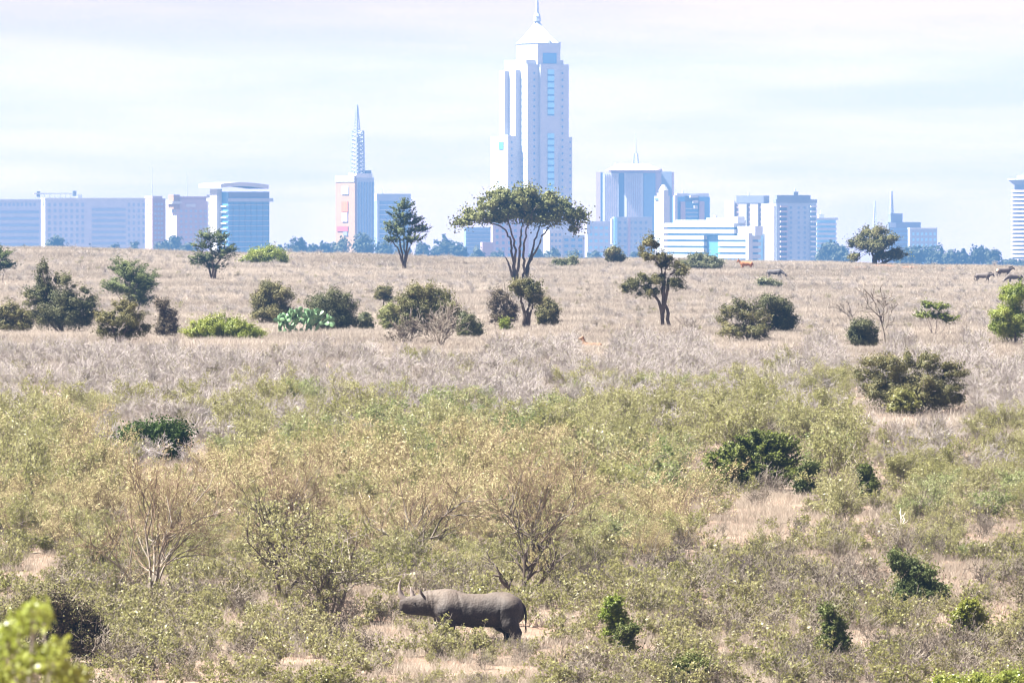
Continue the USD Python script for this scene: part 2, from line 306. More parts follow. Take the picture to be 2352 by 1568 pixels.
class Building:
    """near corner under pixel px; front px to its right are u, pixels of its left face are v"""
    def __init__(self, name, label, px, D, deg, cat='building', group=None):
        self.D, self.s, self.th = D, sc(D), math.radians(deg)
        x = float(at(px, 500, D)[0]); self.zg = float(ground(x, D)) - .5
        self.root = thing(name, label, cat, (x, D, self.zg), self.th, group); self.cu = self.s / math.cos(self.th); self.cv = self.s / abs(math.sin(self.th)) if deg else 1.
    def z(self, py): return float(at(0, py, self.D)[2]) - self.zg
    def box(self, name, u0, u1, v0, v1, yt, yb, mat, parent=None):
        z1 = self.z(yt); z0 = 0. if yb is None else self.z(yb)
        lo, hi = np.array([u0 * self.cu, v0 * self.cv, z0]), np.array([u1 * self.cu, v1 * self.cv, z1])
        b = trimesh.creation.box(hi - lo); b.apply_translation((lo + hi) / 2)
        return part(name, b, mat, parent or self.root)
    def front(self, name, u0, u1, yt, yb, mat, v=0., out=.4, parent=None, inn=.2):
        """a piece proud of the front face that lies at depth v"""
        return self.box(name, u0, u1, v - out / self.cv, v + inn / self.cv, yt, yb, mat, parent)
    def left(self, name, v0, v1, yt, yb, mat, u=0., out=.4, parent=None, inn=.2):
        return self.box(name, u - out / self.cu, u + inn / self.cu, v0, v1, yt, yb, mat, parent)
    def grid(self, name, us, ys, w, h, mat, v=0., out=.15, parent=None, side=False, u=0.):
        for y in ys:
            for c in us:
                (self.left(name, c - w / 2, c + w / 2, y, y + h, mat, u, out, parent) if side else self.front(name, c - w / 2, c + w / 2, y, y + h, mat, v, out, parent))
    def mast(self, name, u, v, yb, yt, w0, w1, mat, n=9, parent=None):
        """a lattice mast: four legs, rings and diagonals; w0, w1 widths in metres"""
        z0, z1 = self.z(yb), self.z(yt); c = np.array([u * self.cu, v * self.cv, 0]); A, B, R = [], [], []
        zz = np.linspace(z0, z1, n); ww = np.linspace(w0, w1, n) / 2
        q = np.array([[-1, -1], [1, -1], [1, 1], [-1, 1]])
        P = np.array([[[c[0] + a * w, c[1] + b * w, z] for a, b in q] for z, w in zip(zz, ww)]); t = max(.2, .075 * w0)
        for i in range(n - 1):
            for k in range(4):
                A += [P[i, k], P[i, k], P[i, k]]; B += [P[i + 1, k], P[i + 1, (k + 1) % 4], P[i, (k + 1) % 4]]; R += [t * 1.5, t * .8, t * .8]
        return part(name, cones(A, B, np.array(R), np.array(R), 4), mat, parent or self.root)
    def pole(self, name, u, v, yb, yt, r0, r1, mat, parent=None):
        c = np.array([u * self.cu, v * self.cv]); return part(name, cones([[*c, self.z(yb)]], [[*c, self.z(yt)]], r0, r1, 6), mat, parent or self.root)

# long blue-shaded office blocks on the left
B = Building('office_block', 'long low office block with white window bands at the far left edge of the skyline', -40, 5200, 12)
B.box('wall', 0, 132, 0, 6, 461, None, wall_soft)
for y in range(484, 580, 15): B.front('window_band', 3, 128, y, y + 6, glass_soft)
B.grid('window', np.arange(42, 126, 9.5), [466], 5, 7, glass_soft)
B.box('roof_edge', -1, 133, -.6, 6.5, 457.5, 461, wall_grey)
B = Building('office_block', 'long pale office block with square windows and bands beside the glass atrium building', 103.5, 5120, 18)
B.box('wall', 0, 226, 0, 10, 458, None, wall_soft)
B.box('roof_edge', -.6, 227, -.5, 10.5, 454.5, 458, wall_grey)
B.grid('window', np.arange(10, 96, 12.5), np.arange(466, 560, 14), 6, 8, glass_soft)
for y in range(478, 575, 13): B.front('window_band', 106, 182, y, y + 6, glass_soft)
B.grid('window', np.arange(190, 224, 11), np.arange(466, 560, 14), 5, 8, glass_soft)
B.box('roof_beam', -22, 68, 4, 5, 443, 446, wall_grey); B.box('tank_room', -15, -8, 4, 6, 439, 452, wall_dark); B.box('tank_room', 66, 74, 4, 6, 438, 450, wall_dark)
B.grid('roof_post', np.arange(-10, 66, 12), [446], 1.2, 9, wall_grey, 4.5)
B.box('stair_head', 76, 86, 3, 7, 447, 455, wall_white)
# pink-lit pair
B = Building('apartment_block', 'narrow block with a sunlit peach end wall right of the long office block', 350, 5000, 30)
B.box('wall', 0, 29, 0, 18, 456, None, wall_pink); B.box('roof_slab', -.5, 22, -.5, 18.5, 450, 456, wall_rose)
B.grid('window', (7, 14, 21), np.arange(466, 560, 11), 4, 5, glass_soft)
B.pole('antenna', 3, 4, 450, 382, .25, .1, steel); B.grid('window', (6, 12), np.arange(466, 560, 11), 2.5, 4, glass_soft, side=True)
B = Building('apartment_block', 'mauve block with a sunlit corner turret left of the white-roofed glass building', 406, 4950, 30)
B.box('wall', 0, 70, 0, 26, 458, None, wall_rose); B.box('roof_room', 6, 69, 2, 20, 451, 458, wall_pink); B.front('sign_band', 20, 42, 468, 475, wall_white)
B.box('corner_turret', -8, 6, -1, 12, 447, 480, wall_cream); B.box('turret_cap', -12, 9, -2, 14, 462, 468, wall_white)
B.grid('window', np.arange(10, 68, 11), np.arange(482, 565, 12), 5, 5, glass_soft); B.pole('antenna', 30, 8, 451, 392, .25, .1, steel)
B.grid('window', np.arange(4, 24, 6), np.arange(482, 565, 12), 3, 5, glass_soft, side=True)
# glass building with flying white roof
B = Building('glass_building', 'blue glass office building under a flying white curved roof', 524, 4700, 30)
B.box('wall', 0, 93, 0, 44, 440, None, glass_blue)
B.front('dark_band', 1, 92, 441, 453, wall_dark); B.front('light_band', 0, 98, 455, 463, wall_pale, out=2.)
for y in range(470, 575, 12): B.front('floor_slab', 1, 92, y, y + 1.6, wall_pale, out=.5)
for u in np.arange(11, 92, 13.4): B.front('mullion', u, u + .6, 464, None, glass_mid, out=.35)
B.left('stair_shaft', 16, 33, 434, None, wall_white, out=3.); B.left('balcony_wall', 33, 45, 447, 462, wall_white, out=2.)
for y in range(472, 575, 13): B.left('floor_slab', 1, 15, y, y + 3, wall_white, out=1.); B.left('floor_slab', 34, 44, y, y + 3, wall_white, out=1.)
z0 = B.z(434); rng = np.random.default_rng(3); us = np.linspace(-20, 88, 25)
def roof_z(u): return z0 + 2.6 * math.cos((u - 25) / 75) ** 2
top = []; 
for v in (-4, 50):
    for u in us: top.append([u * B.cu, v * B.cv, roof_z(u) + 1.2])
top = np.array(top); bot = top - [0, 0, 2.2]; nU = len(us); V = np.concatenate([top, bot]); F = []
for i in range(nU - 1):
    a, b, c, d = i, i + 1, nU + i + 1, nU + i; o = 2 * nU
    F += [[a, b, c, d], [d + o, c + o, b + o, a + o], [a, a + o, b + o, b], [d, c, c + o, d + o]]
F += [[0, nU, nU + 2 * nU, 2 * nU], [nU - 1, nU - 1 + 2 * nU, 2 * nU - 1 + 2 * nU, 2 * nU - 1]]
part('flying_roof', (V, np.array(F)), wall_white, B.root)
# tower with lattice mast
B = Building('broadcast_tower', 'tower block with sunlit cream end wall, orange banners and a tall lattice mast', 818.5, 5400, 33)
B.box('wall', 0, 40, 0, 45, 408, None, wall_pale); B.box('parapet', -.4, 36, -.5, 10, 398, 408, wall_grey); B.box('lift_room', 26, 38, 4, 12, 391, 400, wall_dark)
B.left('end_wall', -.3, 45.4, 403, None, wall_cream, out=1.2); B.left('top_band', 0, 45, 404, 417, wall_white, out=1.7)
for u in np.arange(6, 40, 6.4): B.front('window_strip', u - 1.6, u + 1.6, 418, None, glass_mid)
B.left('emblem', 14, 30, 428, 446, wall_grey, out=1.8); B.left('banner', 15, 30, 463, 486, orange_paint, out=1.8); B.left('banner', 16, 29, 488, 509, wall_rose, out=1.8); B.left('banner', 15, 41, 520, 531, red_paint, out=1.8); B.left('emblem', 16, 26, 532, 541, wall_dark, out=1.8)
B.box('mast_base', 4, 16, 10, 22, 396, 409, wall_grey)
B.mast('lattice_mast', 13.5, 11, 400, 300, 6.2, 5.4, steel, 12); B.mast('upper_mast', 12, 11, 302, 240, 3., .7, steel, 9); B.box('antenna_drum', 10, 17, 9, 12, 318, 326, wall_grey); B.box('antenna_drum', 11, 16, 9, 12, 342, 348, wall_white)
B.box('roof_box', 20, 23, 4, 8, 391, 399, wall_white)
B = Building('office_block', 'grey glass office block adjoining the right side of the mast tower', 866, 5500, 12)
B.box('wall', 0, 76, 0, 6, 461, None, glass_mid); B.box('attic', -1, 77, -.5, 6.5, 445, 461, wall_pale); B.front('side_pier', -.5, 5, 461, None, wall_pale, out=1.); B.front('side_pier', 71, 76.5, 461, None, wall_pale, out=1.)
for y in range(470, 570, 11): B.front('floor_slab', 5, 71, y, y + 1.5, wall_grey, out=.5)
B.pole('antenna', 13, 3, 445, 430, .5, .15, steel)

# the tallest tower
B = Building('office_tower', 'tallest white tower with stepped sides, pyramid roof and spire', 1211.5, 5500, 30, 'tower')
B.box('wall', 0, 95.4, 0, 53, 147, None, wall_white)
B.box('side_bay', -11.5, 0, 16, 43, 160, None, wall_white); B.box('side_bay', -21.9, -11.5, 31, 43, 162, None, wall_white)
B.box('shoulder', 0, 86, 3, 53.5, 137, 147, wall_white)
B.box('low_wing', -28.8, -11.5, 16, 31, 312, None, wall_white); B.box('low_wing', -28.8, -21.9, 31, 56, 312.6, None, wall_white); B.box('low_wing', 95.4, 104, 1, 40, 314, None, wall_white)
B.box('wing_cap', -29.2, -21, 15.6, 30, 309.5, 312, wall_grey)
tier = B.box('upper_tier', 22, 74, -1.6, 45, 100, 147.5, wall_white)
B.box('roof_edge', 21, 71, -2., 46, 98, 100, wall_pale); B.box('corner_post', 70, 75.5, -1, 6, 96, 110, wall_white); B.box('corner_post', 21, 27, 40, 46.5, 104, 137, wall_grey)
B.front('central_bay', 26, 70, 147, None, wall_white, out=2.2); vb = -2.2 / B.cv
B.front('top_window', 34, 65, 121, 145, glass_blue, v=-1.6, out=.3)
for y0, y1 in ((159, 262), (306, 448)):
    k = 0
    for y in np.arange(y0, y1, 15.3): B.front('window', 42.5, 57, y, y + 10.5, glass_sky, v=vb, out=.5); B.front('balcony_recess', 42.5, 57, y + 11, y + 14.6, glass_blue, v=vb, out=.35)
for x in (15.5, 80.5): B.grid('window', [x], np.arange(165, 500, 15.4), 3.4, 4.6, glass_blue)
B.grid('window', [99.5], np.arange(324, 500, 15.4), 3, 4, glass_blue, v=1); B.grid('window', [-20], np.arange(324, 500, 15.4), 3, 4.4, glass_blue, v=16)
B.left('window', 26, 36, 325, 343, glass_blue, u=-28.8); B.grid('window', (27, 37), np.arange(352, 430, 9), 1.4, 6, glass_mid, side=True, u=-28.8)
B.grid('window', (4, 12), np.arange(165, 500, 15.4), 1.8, 4, glass_mid, side=True); B.front('painted_reflection_strip', 68, 72, 350, 440, wall_pale, v=vb, out=.2)  # reflection on the central bay put in as a strip of pale cladding
a0, a1, b0, b1 = 20. * B.cu, 70. * B.cu, -1.5 * B.cv, 46.5 * B.cv; cx, cy = (a0 + a1) / 2, (b0 + b1) / 2; V = []
for k, y in ((1., 98), (.63, 81), (.30, 62), (.06, 44)):
    V += [[cx + (x - cx) * k, cy + (yy - cy) * k, B.z(y)] for x, yy in ((a0, b0), (a1, b0), (a1, b1), (a0, b1))]
F = [[4 * i + j, 4 * i + (j + 1) % 4, 4 * i + 4 + (j + 1) % 4, 4 * i + 4 + j] for i in range(3) for j in range(4)] + [[12, 13, 14, 15]]
rp = part('pyramid_roof', (np.array(V), np.array(F)), wall_white, B.root)
sp = lambda y: (cx, cy, B.z(y))
part('spire', join(cones([sp(47)], [sp(36)], 2.6, 2.2, 8), cones([sp(36)], [sp(28)], 2.4, 1.4, 8), cones([sp(28)], [sp(4)], 1.3, 1.0, 8), cones([sp(4)], [sp(-30)], .9, .3, 8)), steel, B.root)
part('dormer', join(cones([(cx + 1.5, b0 + 1, B.z(102))], [(cx + 1.5, b0 + 1, B.z(92))], 1.6, 1.2, 6)), wall_white, B.root)

# buildings behind and beside the umbrella tree
B = Building('glass_block', 'low blue glass block seen under the left half of the umbrella tree', 1070, 5000, 14)
B.box('wall', 0, 62, 0, 4, 522, None, glass_mid)
for y in range(530, 600, 9): B.front('floor_slab', .5, 61.5, y, y + 1.4, wall_pale)
B = Building('pink_house', 'pink rendered block seen between the trunks of the umbrella tree', 1132, 4900, 10)
B.box('wall', 0, 82, 0, 5, 488, None, wall_rose); B.box('lower_wing', -24, 0, 0, 5, 556, None, wall_pink)
B.grid('window', np.arange(10, 80, 14), np.arange(498, 590, 14), 6, 7, glass_mid)
B = Building('white_house', 'small white block right of the umbrella tree trunk at the foot of the tallest tower', 1262, 4800, 28)
B.box('wall', 0, 30, 0, 14, 528, None, wall_white); B.grid('window', (6, 15, 24), np.arange(536, 600, 14), 5, 6, glass_mid); B.box('annex', 30, 84, 3, 14, 540, None, wall_pale)
B.grid('window', (42, 58, 74), np.arange(548, 600, 14), 9, 6, glass_blue, v=3)

# rose office tower with hipped crown
B = Building('rose_tower', 'broad rose and grey office tower with a pink crown and thin mast', 1369, 6000, -10)
B.box('wall', 0, 174, 0, 5, 395, None, wall_rose)
for u0, u1 in ((16, 52), (66, 108)): B.front('light_panel', u0, u1, 397, None, wall_soft, out=1.5)
for u0, u1 in ((10.5, 15.5), (53, 64)): B.front('window_slot', u0, u1, 396, None, glass_dark, out=.3)
B.front('glass_panel', 109, 136, 396, None, glass_mid, out=.5); B.front('side_panel', 150, 173.5, 394, None, wall_dark, out=.4)
for u in np.arange(21, 50, 5): B.front('rib', u, u + .8, 399, None, wall_rose, out=1.9)
for u in np.arange(71, 106, 5): B.front('rib', u, u + .8, 399, None, wall_rose, out=1.9)
x0, x1 = 31 * B.cu, 146 * B.cu
V = [[x0, -20, B.z(391)], [x1, -20, B.z(391)], [x1, 20, B.z(391)], [x0, 20, B.z(391)], [x0 + 8, -10, B.z(376)], [x1 - 10, -10, B.z(376)], [x1 - 10, 12, B.z(376)], [x0 + 8, 12, B.z(376)]]
part('crown_roof', (np.array(V), np.array([[0, 1, 5, 4], [1, 2, 6, 5], [2, 3, 7, 6], [3, 0, 4, 7], [4, 5, 6, 7]])), wall_pink, B.root)
B.box('crown_base', 30, 147, -.3, 5, 388, 397, wall_pink)
B.mast('mast', 88, 3, 378, 352, 3.4, 2.4, steel, 6); B.pole('antenna', 88, 3, 352, 306, .7, .15, steel); B.box('roof_box', 40, 46, 1, 4, 374, 390, wall_grey)
B = Building('podium_block', 'pale blue low block in front of the rose tower', 1349, 5300, 14)
B.box('wall', 0, 60, 0, 4, 508, None, wall_soft); B.grid('window', np.arange(8, 58, 12), np.arange(520, 590, 15), 7, 6, glass_sky); B.box('white_pier', -2, 6, -.8, 2, 506, 536, wall_white)
B = Building('podium_block', 'grey block with a bright glass stair strip in front of the rose tower', 1410, 5250, 14)
B.box('wall', 0, 88, 0, 4, 498, None, wall_pale); B.front('glass_stair', -1, 6, 500, None, glass_sky, out=2); B.box('stair_wall', -6, -1, -1, 2, 502, 560, wall_white); B.front('pier', 32, 38, 500, None, wall_rose)
B.grid('window', np.arange(14, 84, 12), np.arange(508, 590, 14), 6, 6, glass_mid)

# white building with the spire and the dark arched one
B = Building('white_church_tower', 'white building with a slim pointed white tower at its corner', 1527, 5050, 62, 'building')
B.box('wall', 0, 12, 0, 24, 450, None, wall_white); B.left('window_slot', 10, 15, 470, None, glass_sky); B.left('window_slot', 2, 22, 455, 459, glass_mid); B.box('top_block', 1, 10, 4, 19, 443, 450, wall_white)
B.left('corner_tower', -3, 9, 436, None, wall_white, out=3., inn=3.)
cxy = np.array([-.0 * B.cu, 3 * B.cv]); part('pinnacle', cones([[*cxy, B.z(437)]], [[*cxy, B.z(424)]], 3.2, .9, 8), wall_white, B.root)
B = Building('arched_block', 'dark glass block with two tall pale arches behind the white banded building', 1551, 5350, 16)
B.box('wall', 0, 80, 0, 6, 452, None, glass_blue); B.box('roof_room', 4, 78, .5, 5, 444, 452, wall_grey); B.front('corner_fin', -4, 2, 448, None, wall_white, out=3.)
B.front('arch_pier', 11, 22, 463, None, wall_rose, out=1.4); B.front('arch_pier', 54, 66, 462, None, wall_rose, out=1.4); B.front('arch_head', 22, 54, 450, 463, glass_dark, out=.8)
for c, y, w in ((41, 448, 18), (44, 460, 12), (45, 472, 8)): B.front('bright_balcony', c - w / 2, c + w / 2, y, y + 6, wall_white, out=3.)
for y in range(478, 530, 9): B.front('floor_slab', 23, 53, y, y + 1.5, wall_grey, out=.5)
B.pole('antenna', 20, 3, 444, 432, .6, .2, steel)
B = Building('banded_block', 'low white office block with long horizontal window bands behind the antelope', 1528, 4700, -48)
for i, y in enumerate(np.arange(512, 620, 14.2)):
    for u0, u1 in (((0, 155),) if i < 2 else ((0, 88), (120, 190))): B.box('white_band', u0, u1, -2, 24, y, y + 9.2, wall_white)
    for u0, u1 in (((5, 153),) if i < 2 else ((5, 86), (122, 186))): B.box('window_band', u0, u1, 0, 22, y + 9.3, y + 14.1, glass_blue)
B.box('recess_wall', 88.2, 119.8, 6, 20, 541, None, glass_blue); B.box('rear_wall', 0, 155, 24, 26, 505, None, wall_white)
B.box('roof_room', 86, 132, 6, 18, 500, 511.8, wall_white); B.box('stair_tower', 133, 158, 4, 20, 497, 511.8, wall_grey); B.box('side_block', 156, 196, 4, 22, 519, 540, wall_grey); B.front('end_pier', 188, 194, 534, None, wall_white, out=3.)
B.pole('roof_sign', 104, 8, 500, 494, 1., 1., wall_grey)
B = Building('glass_box', 'pale glass box at the right end of the white banded block', 1722, 4850, 14)
B.box('wall', 0, 34, 0, 4, 537, None, glass_sky); B.front('frame_edge', 0, 3, 537, None, wall_pale); B.front('frame_edge', 31, 34, 537, None, wall_pale)

# striped pink block and its neighbour
B = Building('striped_block', 'block with alternating white and mauve vertical stripes and a dark roof slab', 1786, 5200, 68)
B.box('wall', 0, 16, 0, 116, 466, None, wall_rose); B.box('roof_slab', -2, 12, 30, 92, 449, 466, wall_dark)
for v0, v1, t in ((2, 35, 467), (42, 60, 468), (68, 86, 468), (96, 118, 461)): B.left('white_stripe', v0, v1, t, None, wall_white, out=2.)
for v0, v1 in ((36, 41), (61, 67), (87, 95)): B.grid('balcony', [(v0 + v1) / 2], np.arange(474, 600, 11), (v1 - v0) * .9, 4, wall_pink, side=True, out=1.2)
B.pole('antenna', 4, 70, 449, 440, .8, .3, steel)
B = Building('apartment_tower', 'tall grey apartment tower with dark roof and balcony stacks on both edges', 1783, 4950, 16)
B.box('wall', 0, 93, 0, 5, 466, None, wall_pale); B.box('roof_storey', 2, 80, .4, 4, 448, 458, wall_dark); B.box('roof_edge', -1, 94, -.5, 5.3, 458, 466, wall_dark); B.box('lift_room', 42, 52, 1, 3, 440, 448, wall_dark); B.pole('antenna', 46, 2, 440, 431, .6, .2, steel)
for y in np.arange(472, 600, 11.5):
    B.front('balcony', 8, 24, y, y + 4.2, wall_rose, out=2.2); B.front('balcony_recess', 8, 24, y + 4.3, y + 11, glass_dark, out=.25)
    B.front('balcony', 78, 92, y, y + 4.2, wall_grey, out=2.2); B.front('balcony_recess', 78, 92, y + 4.3, y + 11, glass_mid, out=.25)
B.grid('window', (34, 52, 66), np.arange(474, 600, 11.5), 5, 5.5, glass_mid); B.box('white_annex', -4, 0, 1, 4, 472, None, wall_white)
B = Building('hotel_block', 'pale hazy block with white floor bands right of the grey apartment tower', 1876, 5700, 12)
B.box('wall', 0, 44, 0, 6, 505, None, glass_sky); B.box('roof_slab', -2, 48, -1, 6, 500, 505, wall_white); B.box('roof_room', 6, 18, 1, 4, 492, 500, wall_grey); B.pole('antenna', 12, 2, 492, 482, .6, .2, steel)
for y in np.arange(512, 600, 11): B.front('floor_band', -1, 45, y, y + 5.5, wall_white, out=1.5)
# right
B = Building('radio_mast', 'thin hazy lattice mast standing left of the stepped dark block', 2009.5, 5900, 0, 'mast')
B.mast('lattice', 0, 0, 585, 500, 2.6, 2., steel, 12); B.mast('upper_lattice', 0, 0, 500, 462, 1.5, .4, steel, 8)
B = Building('stepped_block', 'blue-shaded stepped office block with a tall antenna right of the round tree', 2041, 5600, 16)
B.box('wall', 0, 75, 0, 6, 510, None, wall_dark); B.box('tower_part', 6, 33, .5, 5, 490, 510, wall_dark); B.box('corner_room', 3, 17, -.4, 3, 511, 522, wall_pale); B.mast('antenna', 9, 2, 491, 437, 2.2, .6, steel, 10)
for y in np.arange(524, 600, 10): B.front('window_band', 3, 72, y, y + 4, glass_mid)
B = Building('office_block', 'pale hazy low block just right of the stepped dark block', 2090, 5400, 14)
B.box('wall', 0, 63, 0, 4, 526, None, wall_pale); B.box('roof_edge', -.6, 63.6, -.3, 4.3, 523, 526, wall_grey); B.grid('window', np.arange(8, 60, 10), np.arange(534, 600, 13), 5, 6, glass_sky)
# round tower with saucer
D = 5500; s = sc(D); cxw = float(at(2376, 500, D)[0]); zg = float(ground(cxw, D)) - .5; zz = lambda y: float(at(0, y, D)[2]) - zg
rt = thing('round_tower', 'cylindrical tower with pink floor rings and a dark saucer top at the right edge', 'tower', (cxw, D, zg))
def drum(name, r0, r1, yt, yb, mat): 
    a = np.linspace(0, 2 * np.pi, 33)[:-1]; z1, z0 = zz(yt), 0 if yb is None else zz(yb)
    V = np.concatenate([np.stack([np.cos(a) * r * s, np.sin(a) * r * s, 0 * a + z], 1) for r, z in ((r0, z0), (r1, z1))] + [[[0, 0, z0], [0, 0, z1]]]); i = np.arange(32); j = (i + 1) % 32
    F = np.concatenate([np.stack([i, j, j + 32], 1), np.stack([i, j + 32, i + 32], 1), np.stack([j, i, 0 * i + 64], 1), np.stack([i + 32, j + 32, 0 * i + 65], 1)])
    part(name, (V, F), mat, rt, 40)
drum('core', 50, 50, 436, None, glass_dark)
for y in np.arange(436, 600, 9.3): drum('floor_ring', 53.5, 53.5, y, y + 5, wall_rose)
drum('neck', 46, 46, 424, 436, wall_dark); drum('saucer', 48, 61, 412.5, 424, wall_dark); drum('saucer_rim', 61.5, 61.5, 410.5, 412.5, wall_grey); drum('roof_room', 40, 40, 403, 410.5, wall_grey); drum('roof_cap', 30, 30, 399, 403, wall_dark)

# ------------------------------------------------------------------ blue line of far trees below the city
def far_tree(px, ytop, wpx, D, label, group=None):
    KINDS_SEED[0] += 1; rng = np.random.default_rng(KINDS_SEED[0]); s = sc(D); p = at(px, ytop, D); zg = float(ground(p[0], D)); h = p[2] - zg; r = wpx * s / 2
    bl = [(np.array([0, 0, h * .62]), np.array([r * .8, r * .8, h * .36]))]
    for k in range(4): a = rng.uniform(0, 6.3); q = rng.uniform(.35, .6); bl.append((np.array([math.cos(a) * r * .55, math.sin(a) * r * .55, h * rng.uniform(.45, .75)]), np.array([r * q, r * q, h * .22])))
    P, S = crown(bl, rng, 1500, 1.5, 8, .4, .8)
    root = thing('far_tree', label, 'tree', (p[0], D, zg), group=group)
    part('trunk', join(limb([(0, 0, -.5), (.3, 0, h * .3), (0, 0, h * .6)], .035 * h, .015 * h, rng, 3, .03)[0], *[limb([(0, 0, h * .3), S[i]], .015 * h, .004 * h, rng, 3, .05, 4)[0] for i in range(5)]), bark, root)
    part('crown', leaves(P, 1.5, rng, .7, crown.out), lf_far, root)
for gl, rows in (('blue-hazed tree standing before the long office blocks at the left', ((-10, 552, 50, 4300), (45, 556, 46, 4200), (132, 531, 62, 4100), (215, 560, 50, 4300), (262, 556, 40, 4200), (310, 552, 38, 4250))),
                 ('blue-hazed tree before the mauve block, left of the glass building', ((372, 540, 44, 4200), (398, 528, 46, 4300), (432, 545, 40, 4150))),
                 ('blue-hazed tree between the glass building and the mast tower', ((640, 556, 34, 4200), (682, 534, 58, 4150), (715, 552, 46, 4250), (748, 548, 40, 4300), (785, 543, 52, 4100))),
                 ('blue-hazed tree between the mast tower and the umbrella tree', ((838, 528, 70, 4050), (880, 545, 50, 4250), (925, 552, 52, 4200), (968, 546, 44, 4150), (1008, 548, 46, 4250), (1032, 535, 40, 4300), (1052, 552, 44, 4200), (1096, 566, 50, 4150), (1140, 570, 46, 4200))),
                 ('blue-hazed tree behind the umbrella tree and the low podium blocks', ((1230, 566, 48, 4200), (1268, 562, 44, 4100), (1316, 570, 52, 4250), (1362, 572, 48, 4200), (1418, 568, 40, 4150), (1462, 572, 44, 4250), (1510, 580, 50, 4200))),
                 ('blue-hazed tree between the apartment tower and the big round tree', ((1890, 566, 40, 4300), (1912, 548, 56, 4150), (1938, 562, 52, 4050))),
                 ('blue-hazed tree before the stepped block and the pale block', ((2075, 562, 44, 4200), (2098, 556, 48, 4100), (2132, 552, 50, 4250), (2160, 562, 44, 4200))),
                 ('blue-hazed tree between the pale block and the round tower', ((2188, 565, 44, 4150), (2212, 566, 38, 4200), (2248, 558, 56, 4100), (2282, 562, 46, 4000), (2318, 590, 40, 4200), (2350, 592, 44, 4150)))):
    for r in rows: far_tree(*r, gl, gl.replace('blue-hazed tree', 'far trees'))

# ------------------------------------------------------------------ trees and bushes of the plain that one can tell apart
plant('acacia_tree', 'dark feathery acacia cut by the left edge of the photo', 'tree', (2, 648), [(-8, 590, 34, 18), (12, 610, 22, 10), (-20, 618, 26, 14)], lf_acacia, n=2600, spray=.7, subr=.3)
plant('evergreen_bush', 'largest dark evergreen bush with a tall left-hand turret, left part of the plain', 'bush', (150, 768), [(100, 622, 20, 24), (88, 695, 32, 40), (102, 655, 24, 34), (72, 676, 18, 16), (108, 672, 26, 40), (135, 700, 48, 52), (148, 650, 28, 26), (182, 700, 38, 44), (205, 716, 24, 32), (110, 730, 40, 26), (165, 738, 46, 24)], lf_dark, n=9000, subs=8, subr=.36, parts=('stem', 'foliage'), core=.3)
plant('evergreen_bush', 'dark scrubby bush at the left edge beside the turreted evergreen', 'bush', (38, 766), [(30, 722, 30, 30), (58, 735, 22, 24), (6, 730, 18, 26)], lf_olive, n=3200, parts=('stem', 'foliage'), core=.25, twigs=60)
plant('acacia_bush', 'feathery green acacia behind the small dark trunked tree', 'tree', (308, 722), [(285, 618, 30, 22), (305, 640, 50, 28), (300, 668, 60, 22), (335, 655, 30, 26), (325, 688, 32, 20), (262, 660, 26, 16)], lf_acacia, n=5200, spray=.75, subr=.3, core=.25)
plant('evergreen_tree', 'small dark tree with short bare trunk in front of the feathery acacia', 'tree', (270, 822), [(285, 706, 32, 20), (250, 738, 38, 26), (300, 738, 42, 30), (320, 760, 26, 24), (238, 765, 22, 22), (285, 768, 34, 18)], lf_olive, n=4600, subs=8, subr=.36, stems=[[(270, 822), (271, 795), (262, 760), (250, 738)], [(270, 822), (272, 792), (285, 765), (300, 738)]], r0=.14)
plant('brown_shrub', 'narrow brownish withered shrub beside the small dark trunked tree', 'bush', (385, 780), [(372, 706, 20, 22), (385, 728, 24, 26), (395, 755, 18, 22), (378, 750, 18, 24)], lf_brown, n=2600, parts=('stem', 'foliage'), twigs=80)
plant('acacia_tree', 'small layered acacia tree in front of the blue glass building', 'tree', (490, 645), [(480, 545, 26, 15), (505, 552, 22, 12), (470, 565, 28, 12), (510, 578, 30, 14), (490, 592, 42, 14), (455, 602, 24, 10), (495, 612, 30, 10)], lf_acacia, n=3000, spray=.8, subr=.26, flat=.5, core=.12, stems=[[(490, 645), (489, 620), (486, 590), (484, 550)], [(489, 615), (505, 595), (520, 578)], [(489, 612), (472, 600), (455, 596)]], r0=.13)
plant('lime_bush', 'bright green domed bush on the ridge right of the small layered acacia', 'bush', (610, 610), [(610, 588, 46, 22), (580, 596, 26, 13), (642, 596, 22, 13)], lf_bright, n=3800, parts=('stem', 'foliage'), core=.3)
plant('lime_bush', 'widest yellow-green low bush on the left part of the plain', 'bush', (512, 785), [(505, 745, 58, 22), (480, 756, 52, 26), (540, 758, 56, 26), (445, 766, 28, 18), (580, 770, 30, 16)], lf_bright, n=6500, parts=('stem', 'foliage'), subs=12, subr=.3, core=.25, twigs=60)
plant('evergreen_bush', 'dark rounded bush left behind the prickly pear cactus', 'bush', (630, 748), [(622, 672, 34, 28), (605, 692, 30, 32), (648, 690, 28, 36), (625, 715, 42, 30)], lf_olive, n=5200, parts=('stem', 'foliage'), core=.3)
plant('evergreen_bush', 'dark rounded bush right behind the prickly pear cactus', 'bush', (765, 765), [(760, 700, 50, 34), (735, 715, 34, 40), (795, 715, 32, 42), (765, 735, 52, 30)], lf_dark, n=6200, parts=('stem', 'foliage'), core=.3, twigs=70)
plant('olive_shrub', 'low olive shrub at the right foot of the dark bush behind the cactus', 'bush', (838, 765), [(838, 738, 17, 24), (846, 752, 13, 12)], lf_light, n=1300, parts=('stem', 'foliage'))
plant('round_tree', 'little lollipop-shaped tree standing above the big olive bush', 'tree', (880, 712), [(882, 672, 20, 16), (874, 680, 14, 12), (890, 686, 12, 10)], lf_olive, n=1700, stems=[[(880, 712), (881, 695), (882, 675)]], r0=.09)
